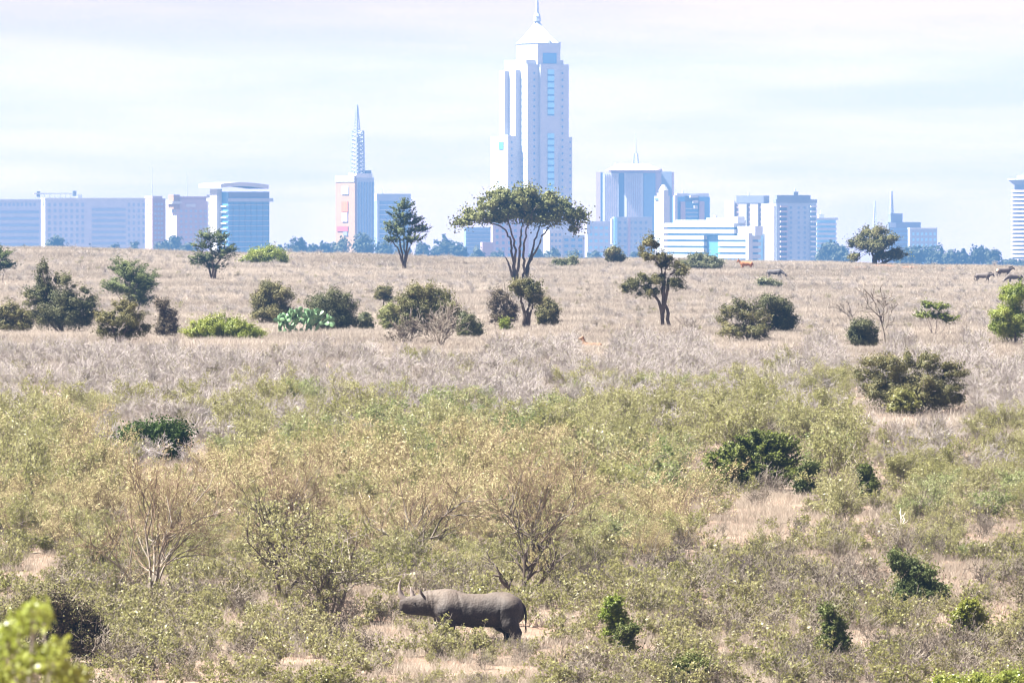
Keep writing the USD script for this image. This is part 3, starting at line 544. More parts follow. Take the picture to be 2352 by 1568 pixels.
plant('evergreen_bush', 'biggest olive-green bush in the middle of the plain', 'bush', (965, 772), [(968, 680, 40, 30), (1000, 690, 40, 30), (940, 700, 34, 34), (975, 715, 60, 44), (1025, 710, 34, 34), (1045, 725, 22, 26)], lf_olive, n=8000, subs=8, subr=.32, parts=('stem', 'foliage'), core=.3, leaf2=lf_umbrella)
plant('olive_shrub', 'olive shrub joined to the left flank of the biggest olive-green bush', 'bush', (895, 765), [(892, 722, 24, 32), (912, 740, 22, 24)], lf_umbrella, n=2200, parts=('stem', 'foliage'))
plant('evergreen_bush', 'low dark bush at the right foot of the biggest olive-green bush', 'bush', (1075, 780), [(1070, 745, 26, 30), (1092, 757, 20, 18)], lf_dark, n=2600, parts=('stem', 'foliage'), core=.3)
plant('acacia_tree', 'slender upright acacia between the mast tower and the umbrella tree', 'tree', (931, 622), [(928, 478, 22, 14), (925, 500, 34, 14), (905, 520, 26, 10), (945, 512, 30, 12), (925, 530, 44, 14), (965, 528, 24, 9), (900, 552, 28, 8), (945, 550, 36, 10)], lf_acacia, n=3400, spray=.85, subr=.22, flat=.45, core=.06, stems=[[(931, 622), (929, 590), (927, 540), (927, 475)], [(929, 588), (945, 560), (975, 532)], [(929, 588), (912, 568), (890, 550)], [(928, 570), (940, 540), (952, 510)], [(928, 565), (915, 540), (902, 518)]], r0=.13, )
plant('umbrella_tree', 'wide flat-topped umbrella acacia with forked trunks before the tallest tower', 'tree', (1190, 650),
      [(1130, 500, 50, 20), (1190, 503, 60, 20), (1255, 508, 52, 19), (1180, 452, 52, 30), (1225, 456, 50, 27), (1130, 472, 45, 30), (1090, 496, 35, 19), (1062, 512, 24, 12), (1265, 474, 45, 27), (1300, 492, 39, 24), (1325, 504, 24, 32), (1160, 484, 56, 30), (1220, 486, 60, 32), (1275, 504, 43, 22), (1105, 504, 43, 16), (1318, 526, 11, 19)],
      lf_umbrella, n=11000, subs=12, subr=.29, flat=.7, core=.06, limbs=4, limb_r=.2, r0=.165, size=.24,
      stems=[[(1182, 652), (1180, 615), (1172, 560), (1162, 530), (1120, 508), (1085, 500)], [(1182, 650), (1184, 600), (1178, 545), (1165, 500), (1160, 470)], [(1186, 652), (1192, 590), (1195, 540), (1200, 500), (1210, 470)], [(1206, 652), (1203, 600), (1206, 550), (1215, 510), (1235, 470)],
             [(1208, 652), (1216, 605), (1238, 560), (1258, 525), (1300, 500)], [(1206, 650), (1214, 600), (1225, 560), (1240, 520), (1265, 480)], [(1184, 645), (1168, 605), (1160, 590)]])
plant('flat_topped_tree', 'small flat-topped dark tree right in front of the umbrella acacia trunks', 'tree', (1208, 755), [(1205, 655, 40, 16), (1220, 672, 40, 20), (1195, 672, 28, 16), (1230, 690, 22, 16)], lf_olive, n=3600, subs=8, subr=.34, stems=[[(1206, 755), (1203, 715), (1198, 690), (1192, 665)], [(1209, 755), (1212, 715), (1218, 690), (1225, 668)], [(1212, 755), (1218, 718), (1228, 700)]], r0=.15)
plant('evergreen_bush', 'dark leaning bush right beside the flat-topped small tree', 'bush', (1250, 755), [(1252, 700, 20, 20), (1262, 718, 24, 26), (1245, 725, 16, 22)], lf_olive, n=2400, parts=('stem', 'foliage'), twigs=40)
plant('brown_shrub', 'grey-brown thin shrub left of the flat-topped small tree', 'bush', (1155, 755), [(1150, 690, 26, 28), (1170, 715, 20, 26), (1135, 705, 16, 20)], lf_brown, n=1800, parts=('stem', 'foliage'), twigs=120, core=.05)
plant('lime_bush', 'little yellow-green ball bush under the flat-topped small tree', 'bush', (1160, 765), [(1160, 744, 13, 12)], lf_bright, n=800, parts=('stem', 'foliage'))
plant('open_crowned_tree', 'dark crooked tree with open crown and leaning bare trunk, right of centre', 'tree', (1537, 755), [(1492, 565, 29, 23), (1500, 592, 36, 21), (1540, 610, 34, 21), (1562, 628, 22, 25), (1450, 662, 27, 25), (1478, 648, 38, 23), (1490, 672, 34, 18), (1525, 650, 34, 25), (1555, 655, 20, 21)], lf_olive, n=7000, subs=7, subr=.34, core=.12, limbs=4,
      stems=[[(1537, 755), (1530, 700), (1520, 665), (1522, 630), (1500, 590)], [(1528, 692), (1500, 670), (1465, 655)], [(1521, 650), (1540, 630), (1560, 620)], [(1521, 640), (1530, 615), (1542, 600)]], r0=.13, )
plant('ridge_bush', 'small round dark bush on the ridge left of the crooked open-crowned tree', 'bush', (1410, 608), [(1408, 578, 20, 14), (1402, 590, 14, 10), (1426, 594, 9, 8)], lf_olive, n=1600, parts=('stem', 'foliage'))
plant('ridge_bush', 'light green loose bush on the ridge before the white banded block', 'bush', (1615, 622), [(1600, 596, 24, 18), (1625, 600, 26, 16), (1645, 606, 22, 10), (1580, 606, 22, 10)], lf_light, n=3200, parts=('stem', 'foliage'), leaf2=None, twigs=40)
plant('ridge_bush', 'low straggling olive bush on the ridge right of the umbrella acacia', 'bush', (1300, 616), [(1285, 602, 20, 9), (1312, 598, 18, 11)], lf_light, n=900, parts=('stem', 'foliage'), twigs=40)
plant('thorn_bush', 'olive thorny bush with grey stems, left half of a pair right of the crooked tree', 'bush', (1715, 790), [(1690, 715, 38, 26), (1720, 725, 42, 34), (1745, 740, 30, 26), (1668, 735, 24, 16)], lf_olive, bark_grey, n=3400, core=.08, parts=('stem', 'foliage'), twigs=140, leaf2=lf_light)
plant('evergreen_bush', 'rounded dark green bush, right half of a pair right of the crooked tree', 'bush', (1785, 768), [(1772, 700, 38, 24), (1790, 718, 36, 34), (1808, 735, 24, 26), (1760, 712, 26, 26)], lf_dark, n=4600, parts=('stem', 'foliage'), core=.3)
plant('evergreen_bush', 'dark round bush at the foot of the two bare grey trees', 'bush', (1985, 802), [(1982, 752, 30, 20), (1970, 768, 24, 28), (2000, 772, 22, 26)], lf_dark, n=3200, parts=('stem', 'foliage'), core=.3)
plant('acacia_bush', 'small slanting acacia with green tufts at right behind the large thicket bush', 'tree', (2148, 772), [(2128, 704, 20, 8), (2155, 708, 26, 9), (2125, 726, 22, 9), (2152, 728, 24, 10), (2180, 735, 22, 10)], lf_bright, bark_grey, n=1900, spray=.8, subr=.25, flat=.5, core=.05, twigs=90, leaf2=lf_acacia)
plant('lime_bush', 'bright green leafy bush cut by the right edge, below the three wildebeest', 'bush', (2330, 792), [(2330, 690, 40, 34), (2310, 730, 36, 34), (2350, 740, 40, 44), (2300, 755, 22, 22), (2345, 670, 26, 20)], lf_bright, n=8000, parts=('stem', 'foliage'), core=.25, leaf2=None)
plant('round_tree', 'big round dark tree on the ridge in front of the stepped block', 'tree', (2008, 612), [(2005, 540, 36, 20), (1975, 560, 26, 20), (2035, 555, 26, 22), (2010, 568, 40, 24), (2060, 585, 24, 18), (2030, 588, 26, 16), (1965, 592, 16, 12)], lf_olive, n=7500, subs=8, subr=.34, core=.2, leaf2=lf_umbrella, stems=[[(2008, 612), (2006, 590), (1990, 560)], [(2008, 610), (2015, 585), (2030, 560)], [(2010, 610), (2040, 598), (2060, 588)]], r0=.3)
plant('ridge_bush', 'faint green low bush under the dark grazing wildebeest', 'bush', (1768, 664), [(1758, 648, 22, 12), (1780, 654, 18, 9)], lf_light, n=1100, parts=('stem', 'foliage'))
plant('thicket_bush', 'largest dark bush on the right, spreading over grey stems beside the pale scrub', 'bush', (2110, 948), [(2010, 838, 48, 28), (2070, 842, 56, 34), (2135, 852, 56, 36), (2185, 868, 38, 40), (2040, 870, 60, 36), (2110, 885, 70, 40), (2175, 905, 40, 34), (1985, 868, 30, 26), (2100, 912, 80, 30), (2165, 922, 48, 24), (2025, 895, 52, 26)], lf_olive, bark_grey, n=13000, subs=9, subr=.3, parts=('stem', 'foliage'), core=.2, leaf2=lf_light, twigs=160)
plant('herb_bush', 'pale green broad-leaved herb at the foot of the largest dark bush on the right', 'bush', (2075, 955), [(2070, 920, 26, 26), (2092, 935, 18, 18), (2055, 940, 16, 14)], lf_forb, twig_grey, n=1100, size=.10, parts=('stem', 'foliage'), core=.1, subr=.5)
plant('acacia_bush', 'spreading green thorn bush with black shadow inside, right of centre', 'bush', (1745, 1128), [(1740, 1022, 56, 24), (1795, 1032, 40, 24), (1680, 1052, 46, 24), (1730, 1060, 60, 34), (1785, 1075, 46, 34), (1650, 1062, 28, 18), (1745, 1092, 78, 28), (1690, 1080, 50, 24)], lf_thorn, n=11000, size=.075, spray=.6, subr=.3, core=.2, parts=('stem', 'foliage'), leaf2=lf_bright)
plant('evergreen_bush', 'narrow dark bush just right of the spreading green thorn bush', 'bush', (1850, 1145), [(1852, 1084, 26, 22), (1845, 1110, 22, 24), (1870, 1078, 14, 14)], lf_thorn, n=3000, size=.07, parts=('stem', 'foliage'), core=.2, twigs=40)
plant('evergreen_bush', 'slim dark green sapling bush farther right of the spreading thorn bush', 'bush', (1995, 1160), [(1985, 1090, 20, 24), (1995, 1120, 24, 28), (2003, 1140, 16, 18)], lf_thorn, n=3200, size=.07, parts=('stem', 'foliage'), core=.15, twigs=40)
plant('evergreen_bush', 'deep green glossy dome of a bush rising out of the left thicket', 'bush', (358, 1062), [(320, 1000, 46, 26), (365, 994, 50, 24), (405, 1002, 36, 24), (355, 1022, 70, 30)], leaf_look('glossy_leaf', (.022, .048, .012), (.075, .125, .026), .2, .55, .5, spec=.12), n=8000, size=.09, subr=.28, subs=12, parts=('stem', 'foliage'), core=.3)
plant('evergreen_bush', 'dark green bush in the lower right, above the yellow-green conical bush', 'bush', (2115, 1412), [(2080, 1305, 36, 30), (2115, 1330, 40, 36), (2140, 1365, 34, 36), (2090, 1360, 36, 34), (2060, 1290, 20, 20)], lf_acacia, n=7500, size=.06, parts=('stem', 'foliage'), core=.2, subr=.32, twigs=60)
plant('conical_bush', 'yellow-green upright bush near the lower right corner', 'bush', (2225, 1488), [(2228, 1400, 26, 22), (2218, 1425, 32, 28), (2240, 1432, 26, 24), (2215, 1458, 24, 24)], leaf_look('mustard_leaf', (.19, .225, .03), (.36, .38, .055), .35, .45, .8), n=6500, size=.055, parts=('stem', 'foliage'), core=.2, subr=.3, spray=.4)
plant('evergreen_bush', 'dark slender bush in the lower right between the rhino and the yellow-green bush', 'bush', (1912, 1520), [(1900, 1408, 20, 22), (1915, 1440, 28, 30), (1925, 1475, 26, 30), (1900, 1480, 20, 28)], lf_thorn, n=5000, size=.055, parts=('stem', 'foliage'), core=.2, subr=.34, twigs=50)
plant('green_sapling', 'fresh green upright sapling standing right of the rhino', 'bush', (1415, 1500), [(1412, 1392, 24, 22), (1405, 1420, 26, 26), (1425, 1432, 22, 22)], lf_bright, n=2600, size=.05, parts=('stem', 'foliage'), core=.1, spray=.5, subr=.3)
plant('evergreen_bush', 'small dark tuft bush at the foot of the fresh green sapling', 'bush', (1440, 1512), [(1432, 1462, 24, 26), (1452, 1450, 16, 22)], lf_thorn, n=1800, size=.05, parts=('stem', 'foliage'), core=.1, twigs=60)
plant('thorn_bush', 'dark thorn bush in the lower left behind the blurred foreground bush', 'bush', (165, 1528), [(120, 1395, 60, 40), (180, 1420, 52, 44), (215, 1450, 36, 36), (150, 1455, 60, 44), (85, 1390, 40, 30)], lf_brown, n=5200, size=.055, parts=('stem', 'foliage'), core=.25, leaf2=lf_forb, twigs=260)
plant('evergreen_bush', 'dark bush at the bottom edge, below and left of the dark slender bush', 'bush', (1600, 1592), [(1585, 1530, 40, 28), (1620, 1545, 36, 28)], lf_thorn, n=4200, size=.055, parts=('stem', 'foliage'), core=.2, leaf2=lf_forb)
plant('lime_bush', 'yellow-green leafy bush tops in the bottom right corner', 'bush', (2255, 1640), [(2180, 1575, 46, 26), (2250, 1572, 50, 24), (2325, 1565, 44, 28)], lf_lime, n=4200, size=.055, parts=('stem', 'foliage'), core=.2)
# the blurred bush close to the lens
plant('foreground_bush', 'blurred bright yellow-green bush close to the lens in the bottom left corner', 'bush', (45, 1800), [], lf_lime) if False else None
rng = np.random.default_rng(77); FD = 46.; s = sc(FD); fb = at(40, 1500, FD); fb[2] = float(ground(fb[0], FD))
def fl(x, y, dy=0.): p = at(x, y, FD); return p - fb + [0, dy, 0]
fblob = [(fl(x, y, rng.uniform(-.2, .2)), np.array([rx * s, .5, ry * s])) for x, y, rx, ry in ((72, 1436, 44, 40), (0, 1478, 52, 46), (118, 1512, 46, 42), (40, 1535, 105, 56), (160, 1566, 44, 40), (92, 1408, 24, 20), (-30, 1600, 90, 80), (120, 1640, 90, 80))]
P, S = crown(fblob, rng, 2600, .1, 12, .36, .9, core=.15)
root = thing('foreground_bush', 'blurred bright yellow-green bush close to the lens in the bottom left corner', 'bush', fb)
part('stem', join(*[limb([(rng.normal() * .1, rng.normal() * .1, -.2), S[i] * [.5, .5, .5], S[i]], .022, .005, rng, 4, .05, 5)[0] for i in rng.permutation(len(S))[:34]]), bark_grey, root)
part('foliage', leaves(P, .05, rng, .5), lf_lime, root)

# prickly pear
cb = pos(692, 766); s = sc(cb[1]); rng = np.random.default_rng(9)
cactus = thing('prickly_pear', 'blue-green prickly pear cactus with flat pads between two dark bushes', 'cactus', cb)
pad_look = plain('cactus_pad', (.11, .20, .095), .5, .4, 2.5, .4)
def pad(c, up, nrm, L):
    m = trimesh.creation.icosphere(2, 1.); v = m.vertices * [.30, .05, .5]; v[:, 0] *= 1 + .35 * v[:, 2]; v = v * L + [0, 0, .42 * L]
    z = norm(np.array(up)); y = norm(nrm - z * (nrm @ z)); x = np.cross(y, z); return trimesh.Trimesh(v @ np.stack([x, y, z]) + c, m.faces, process=False)
tips = [(np.array([x, rng.uniform(-.4, .4), -.1]), np.array([x * .22, 0, 1.]), .5) for x in (-1.3, -1., -.7, -.35, 0., .3, .6, .9)]
cnt = 0; q = [(c, u, L, 0) for c, u, L in tips]
while q and cnt < 230:
    c, u, L, g_ = q.pop(0); nrm = rdir(rng, 1)[0] * [1, 1, .2]; part('pad', pad(c, u, nrm, L), pad_look, cactus, True); cnt += 1
    e = c + norm(u) * L * .86
    if e[2] < 1.75 + .6 * c[0] and g_ < 8:
        for k in range(rng.integers(1, 4)):
            u2 = norm(norm(u) + np.array([rng.normal() * .75, rng.normal() * .5, rng.normal() * .3 + .15])); q.append((e - u * .02 + rng.normal(size=3) * .03, u2, rng.uniform(.36, .52), g_ + 1))

# bare trees, dry bushes, dead wood
def bare(name, label, base, h, r, wood, stems=3, kids=(4, 5), rad=.07, cat='tree', spread=.9, seed=0, leaf=None, nleaf=0, lsize=.06, wig=.22, minr=.01, lift=.25, top=0., wood2=None, pn=('branches', 'leaves')):
    rng = np.random.default_rng(seed); b = pos(*base); tw, lv = shrub_meshes(rng, h, r, nleaf, lsize, stems, kids, rad, 4, spread, lift, wig, minr, top=top, split=2 if wood2 else 0)
    root = thing(name, label, cat, b - [0, 0, .1]); part(pn[0], tw[0] if wood2 else tw, wood, root)
    if wood2: part('twigs', tw[1], wood2, root)
    if lv: part(pn[1], lv, leaf, root)
bare('bare_tree', 'bare grey tree behind the dark round bush, left one of two', (1962, 752), 2.5, 1.5, twig_grey, 2, (4, 4, 3), .06, seed=1, minr=.016)
bare('bare_tree', 'bare grey tree with upright trunk, right one of two', (2032, 800), 3.4, 1.2, twig_grey, 1, (6, 4, 4), .075, seed=2, spread=.3, minr=.016)
bare('dry_shrub', 'straw-coloured leafless twiggy bush in front of the biggest olive-green bush', (1010, 800), 2.6, 1.9, twig_grey, 12, (6, 5), .03, 'bush', seed=3, leaf=lf_brown, nleaf=500, lsize=.09, minr=.014)
bare('dry_shrub', 'brown leafless twiggy bush at the left foot of the biggest olive-green bush', (930, 792), 1.7, 1.5, twig_grey, 10, (6, 5), .03, 'bush', seed=4, leaf=lf_brown, nleaf=900, lsize=.09, minr=.014)
bare('dry_shrub', 'thin leafless shrub left of the olive thorny bush', (1590, 772), 1.3, 1.0, twig_grey, 8, (5, 4), .03, 'bush', seed=5, minr=.012)
bare('rusty_tree', 'largest rusty-orange thorn tree with black forked trunk in the left thicket', (342, 1368), 3.8, 3.0, twig_grey, 7, (7, 6, 5), .05, seed=6, spread=.95, leaf=lf_orange, nleaf=7500, lsize=.046, minr=.005, top=1., lift=.3, wood2=twig_orange)
bare('rusty_tree', 'rusty-orange thorn tree with pale upper twigs, second from the left', (690, 1300), 3.5, 2.4, twig_grey, 7, (7, 6, 4), .045, seed=7, spread=.9, leaf=lf_orange, nleaf=5500, lsize=.046, minr=.005, top=1., wood2=twig_orange)
bare('rusty_tree', 'rusty-orange grey-stemmed thorn tree above the back of the rhino', (1218, 1325), 3.6, 2.6, twig_grey, 9, (6, 6, 4), .042, seed=8, spread=.9, leaf=lf_orange, nleaf=6500, lsize=.046, minr=.005, top=1., wood2=twig_orange)
bare('rusty_tree', 'rusty-orange thorn tree left of the one above the rhino', (960, 1300), 3.3, 2.5, twig_grey, 8, (6, 6, 4), .042, seed=9, spread=.9, leaf=lf_orange, nleaf=6000, lsize=.046, minr=.005, top=1., wood2=twig_orange)
bare('leaning_tree', 'leaning grey tree with dark hollow behind it, left of the rhino', (752, 1425), 3.0, 2.2, twig_grey, 6, (6, 5, 4), .055, seed=10, spread=1.1, leaf=lf_yellow, nleaf=5000, lsize=.08, minr=.006, top=1.)
bare('dark_stemmed_tree', 'yellow-leaved tree with black stems behind the leaning grey tree', (640, 1382), 3.2, 2.2, bark, 6, (6, 5, 4), .06, seed=11, leaf=lf_yellow, nleaf=6500, lsize=.08, minr=.006, top=1.)
bare('dark_stemmed_tree', 'yellow-leaved tree with black stems just behind the tail of the rhino', (1200, 1378), 2.2, 1.4, bark, 4, (5, 5), .07, seed=12, leaf=lf_forb, nleaf=1400, lsize=.055, minr=.006)
bare('dead_wood', 'bleached white dead branch standing in the right thicket', (2054, 1255), 1.25, .7, bark_pale, 1, (5, 3), .03, 'dead wood', seed=23, minr=.009, spread=.4, lift=.4)
bare('dead_wood', 'bleached forked dead twig in the rusty bushes left of centre', (862, 1215), 1.2, .7, bark_pale, 2, (3, 2), .03, 'dead wood', seed=14, minr=.012)
# stones
stone_look = plain('field_stone', (.22, .175, .145), .9, .3, 4.); stone_dark = plain('dark_stone', (.16, .14, .13), .9, .3, 4.)
def rock(label, px, py, wpx, hpx, mat, seed, name='boulder', cat='rock', group=None):
    rng = np.random.default_rng(seed); b = pos(px, py); s = sc(b[1]); m = trimesh.creation.icosphere(3, 1.); v = m.vertices
    d = meshkit.fbm(v * 1.6 + seed * 7.3, 4, seed) - .5; v = v * (1 + .9 * d[:, None]); v[:, 2] = np.maximum(v[:, 2], -.45); v = v * [wpx * s / 2, wpx * s / 2.6, hpx * s * .8]
    p = usdkit.mesh(stage, path_for(name), trimesh.Trimesh(v + b + [0, 0, hpx * s * .2], m.faces, process=False), mat, 35); tag(p, label, cat, group)
rock('pinkish boulder in the right thicket below the slim sapling bush', 1915, 1168, 44, 18, stone_look, 1); rock('flat pinkish rock beside the pinkish boulder in the right thicket', 1948, 1150, 36, 10, stone_look, 2)
rock('dark grey boulder on open ground between the rhino and the dark slender bush', 1752, 1446, 46, 20, stone_dark, 3); rock('small black stone on bare soil left of the rhino head', 655, 1448, 30, 14, stone_dark, 4)
rock('pale rock on red soil at right, beside the pale bush tops', 2110, 1135, 36, 20, stone_look, 5)
mound_look = plain('red_earth', (.20, .10, .065), .95, .2, 2.)
for i, (x, y, w, h, l) in enumerate(((2030, 616, 64, 9, 'largest mound of red earth at the foot of the big round tree'), (1975, 619, 46, 6, 'low red earth bank left of the largest mound'), (2092, 619, 60, 6, 'low red earth bank right of the largest mound'), (2180, 622, 70, 5, 'long low red earth bank left of the three wildebeest'))): rock(l, x, y, w, h, mound_look, 20 + i, 'earth_mound', 'earth mound')
rng = np.random.default_rng(5)
for i in range(14): rock('pale stone scattered along the red earth banks on the ridge', rng.uniform(1950, 2240), rng.uniform(612, 624), rng.uniform(8, 18), rng.uniform(3, 6), stone_look, 40 + i, 'ridge_stone', 'stone', 'stones along the red earth banks')

# ------------------------------------------------------------------ animals
def organic(prims, step, k=.06, pad_=.12, smooth=6):
    """one closed skin over round cones (a, b, ra, rb, width) blended smoothly: a surface-nets mesh"""
    A = np.array([p[0] for p in prims], float); B = np.array([p[1] for p in prims], float); ra = np.array([p[2] for p in prims]); rb = np.array([p[3] for p in prims])
    wy = np.array([p[4] if len(p) > 4 else 1. for p in prims]); mx = np.maximum(ra, rb)[:, None] * np.stack([1 + 0 * wy, wy, 1 + 0 * wy], 1)
    lo = np.minimum(A - mx, B - mx).min(0) - pad_; hi = np.maximum(A + mx, B + mx).max(0) + pad_
    n = np.ceil((hi - lo) / step).astype(int) + 1; ax = [lo[i] + step * np.arange(n[i]) for i in range(3)]
    G = np.stack(np.meshgrid(*ax, indexing='ij'), -1); d = np.full(n, 1e3)
    for a, b, r0, r1, w in zip(A, B, ra, rb, wy):
        S = np.array([1, 1 / w, 1]); a2, b2 = a * S, b * S; p = G * S; ab = b2 - a2
        t = np.clip(((p - a2) @ ab) / max(ab @ ab, 1e-9), 0, 1); e = np.linalg.norm(p - a2 - t[..., None] * ab, axis=-1) - (r0 + (r1 - r0) * t)
        h = np.clip(.5 + .5 * (d - e) / k, 0, 1); d = d * (1 - h) + e * h - k * h * (1 - h)
    s = d < 0; c = np.zeros(np.array(n) - 1, int); acc = np.zeros((*(np.array(n) - 1), 3)); cnt = np.zeros(np.array(n) - 1)
    corners = [(i, j, l) for i in (0, 1) for j in (0, 1) for l in (0, 1)]
    sl = lambda o: tuple(slice(o[i], n[i] - 1 + o[i]) for i in range(3))
    for o in corners:
        for axis in range(3):
            if o[axis]: continue
            o2 = list(o); o2[axis] = 1; f0, f1 = d[sl(o)], d[sl(o2)]; cross = (f0 < 0) != (f1 < 0)
            t = np.where(cross, f0 / np.where(cross, f0 - f1, 1), 0); q = np.zeros((*t.shape, 3)); q[...] = o; q[..., axis] += t
            acc += np.where(cross[..., None], q, 0); cnt += cross
    act = cnt > 0; ids = -np.ones(act.shape, int); ids[act] = np.arange(act.sum()); cell = np.argwhere(act)
    V = lo + step * (cell + acc[act] / cnt[act][:, None]); F = []
    for axis in range(3):
        o2 = [0, 0, 0]; o2[axis] = 1; u, w = [i for i in range(3) if i != axis]
        m0 = s[tuple(slice(0, n[i] - 1) if i == axis else slice(1, n[i] - 1) for i in range(3))]; m1 = s[tuple(slice(1, n[i]) if i == axis else slice(1, n[i] - 1) for i in range(3))]
        e = np.argwhere(m0 != m1); flip = m0[tuple(e.T)]; off = np.zeros(3, int); off[[u, w]] = 1; e = e + off
        g = lambda du, dw: ids[tuple((e - np.eye(3, dtype=int)[u] * du - np.eye(3, dtype=int)[w] * dw).T)]
        q = np.stack([g(1, 1), g(0, 1), g(0, 0), g(1, 0)], 1)
        if axis == 1: flip = ~flip
        q[~flip] = q[~flip][:, ::-1]; F.append(q)
    F = np.concatenate(F); F = np.concatenate([F[:, [0, 1, 2]], F[:, [0, 2, 3]]])
    m = trimesh.Trimesh(V, F, process=False)
    if m.volume < 0: m.invert()
    trimesh.smoothing.filter_taubin(m, iterations=smooth)
    return m

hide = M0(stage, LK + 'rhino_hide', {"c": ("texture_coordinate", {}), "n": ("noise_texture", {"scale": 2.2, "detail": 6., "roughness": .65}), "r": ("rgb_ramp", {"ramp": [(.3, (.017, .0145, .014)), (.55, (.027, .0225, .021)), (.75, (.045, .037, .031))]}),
    "s": ("separate_xyz", {}), "dz": ("map_range", {"clamp": True, "from_min": 1.05, "from_max": 1.5, "to_min": 0., "to_max": 1.3}), "dm": ("math", {"math_type": "multiply", "use_clamp": True}), "dx": ("mix_color", {"b": (.105, .083, .066)}), "v": ("voronoi_texture", {"scale": 16.}), "n2": ("noise_texture", {"scale": 26., "detail": 5., "roughness": .7}), "a": ("math", {"math_type": "add"}), "b": ("bump", {"strength": .5, "distance": .02}), "p": ("principled_bsdf", {"roughness": .72, "specular_ior_level": .3})},  # dz, dm, dx: sunlit top of the back painted in as lighter brown
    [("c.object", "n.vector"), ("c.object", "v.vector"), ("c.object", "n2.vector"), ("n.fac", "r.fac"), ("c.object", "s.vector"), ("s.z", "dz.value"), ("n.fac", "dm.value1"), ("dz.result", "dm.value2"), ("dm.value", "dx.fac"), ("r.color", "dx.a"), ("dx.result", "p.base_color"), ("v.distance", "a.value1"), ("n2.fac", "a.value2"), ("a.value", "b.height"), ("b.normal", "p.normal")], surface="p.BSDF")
horn_look = plain('horn', (.16, .135, .12), .5, .3, 8., .4); eye_look = plain('eye', (.012, .010, .009), .15, .1, 3., .6)
rh = [((1.14, 0, 1.02), (.3, 0, 1.0), .475, .44, 1.0), ((.3, 0, 1.0), (-.42, 0, 1.08), .44, .465, .98), ((-.30, 0, 1.26), (-.62, 0, 1.25), .31, .32, .8), ((.86, 0, 1.22), (1.1, 0, 1.18), .29, .30, .85), ((1.3, 0, 1.0), (1.36, 0, .94), .38, .30, 1.),
      ((-.5, 0, 1.17), (-.98, 0, 1.21), .43, .335, .78), ((-.95, 0, 1.23), (-1.15, 0, 1.2), .32, .25, .75), ((-1.08, 0, 1.2), (-1.38, 0, 1.175), .235, .20, .78), ((-1.38, 0, 1.175), (-1.60, 0, 1.185), .20, .155, .78), ((-1.60, 0, 1.16), (-1.665, 0, 1.07), .125, .095, .85), ((-1.05, 0, 1.07), (-1.54, 0, 1.0), .19, .10, .72),
      ((-1.27, 0, 1.30), (-1.42, 0, 1.30), .10, .10, 1.), ((-1.55, 0, 1.27), (-1.66, 0, 1.25), .11, .095, 1.)]
for y in (-1, 1):
    k = (0, 0) if y < 0 else (-.26, -.04)
    fx = -.42 if y < 0 else -.66; hx = 1.43 if y < 0 else 1.20
    rh += [((-.5 + (fx + .42) * .4, .27 * y, 1.0), (fx + .02, .31 * y, .64), .27, .165, 1.), ((fx + .02, .31 * y, .64), (fx + .03, .31 * y, .36), .16, .115, 1.), ((fx + .03, .31 * y, .36), (fx + .02, .31 * y, .08), .11, .105, 1.), ((fx + .02, .31 * y, .07), (fx - .05, .31 * y, .05), .12, .10, 1.),
           ((1.2, .25 * y, 1.02), (hx - .18, .31 * y, .66), .37, .235, .9), ((hx - .18, .31 * y, .68), (hx + .02, .31 * y, .42), .225, .125, 1.), ((hx + .02, .31 * y, .42), (hx, .31 * y, .09), .12, .112, 1.), ((hx, .31 * y, .08), (hx - .07, .31 * y, .06), .125, .105, 1.)]
m = organic(rh, .03, .085, smooth=8); v = m.vertices.copy(); nv = m.vertex_normals
def crease(f, w, depth): return -depth * np.exp(-(f / w) ** 2)
side = np.clip(np.abs(v[:, 1]) / .3, .25, 1)
dsp = crease(v[:, 0] + .12 - .22 * np.clip(1.3 - v[:, 2], -.4, .8), .045, .022) * np.clip((v[:, 2] - .55) / .2, 0, 1) * side
dsp += crease(v[:, 0] - .98 - .16 * (v[:, 2] - 1.0), .04, .026) * np.clip((1.35 - v[:, 2]) / .2, 0, 1) * np.clip((v[:, 2] - .6) / .15, 0, 1) * side
for x0, dep in ((-.80, .016), (-.93, .020), (-1.04, .018)): dsp += crease(v[:, 0] - x0 + .18 * (v[:, 2] - 1.2), .025, dep) * np.clip((v[:, 2] - .8) / .2, 0, 1)
dsp += crease(v[:, 0] + .60 + .35 * (v[:, 2] - .95), .05, .028) * np.clip((1.25 - v[:, 2]) / .2, 0, 1) * np.clip((v[:, 2] - .7) / .1, 0, 1)
dsp += crease(v[:, 2] - 1.03 - .03 * v[:, 0] + .7 * np.clip(-1.35 - v[:, 0], 0, 1) * 0, .014, .02) * np.clip((-1.30 - v[:, 0]) / .1, 0, 1)
rib = np.sin(v[:, 0] * 26 + 2 * v[:, 2]) * .004 * np.clip((v[:, 0] + .1) / .2, 0, 1) * np.clip((.85 - v[:, 0]) / .2, 0, 1) * np.clip((1.3 - v[:, 2]) / .2, 0, 1)
dsp += rib + (meshkit.fbm(v * 5, 3, 4) - .5) * .03
m.vertices = v + nv * dsp[:, None]
rb_ = pos(1182, 1486); s = sc(rb_[1]); RX = float(at(1182 - 1.47 * 85, 1486, rb_[1])[0]) + .10
rb_ = np.array([RX, rb_[1], float(ground(RX, rb_[1]))]); rhino = thing('rhinoceros', 'dark grey two-horned rhinoceros standing side-on among leafy shrubs, head to the left', 'rhinoceros', rb_ - [0, 0, .03], scale=(.975, .975, .985))
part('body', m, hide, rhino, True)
rng = np.random.default_rng(1)
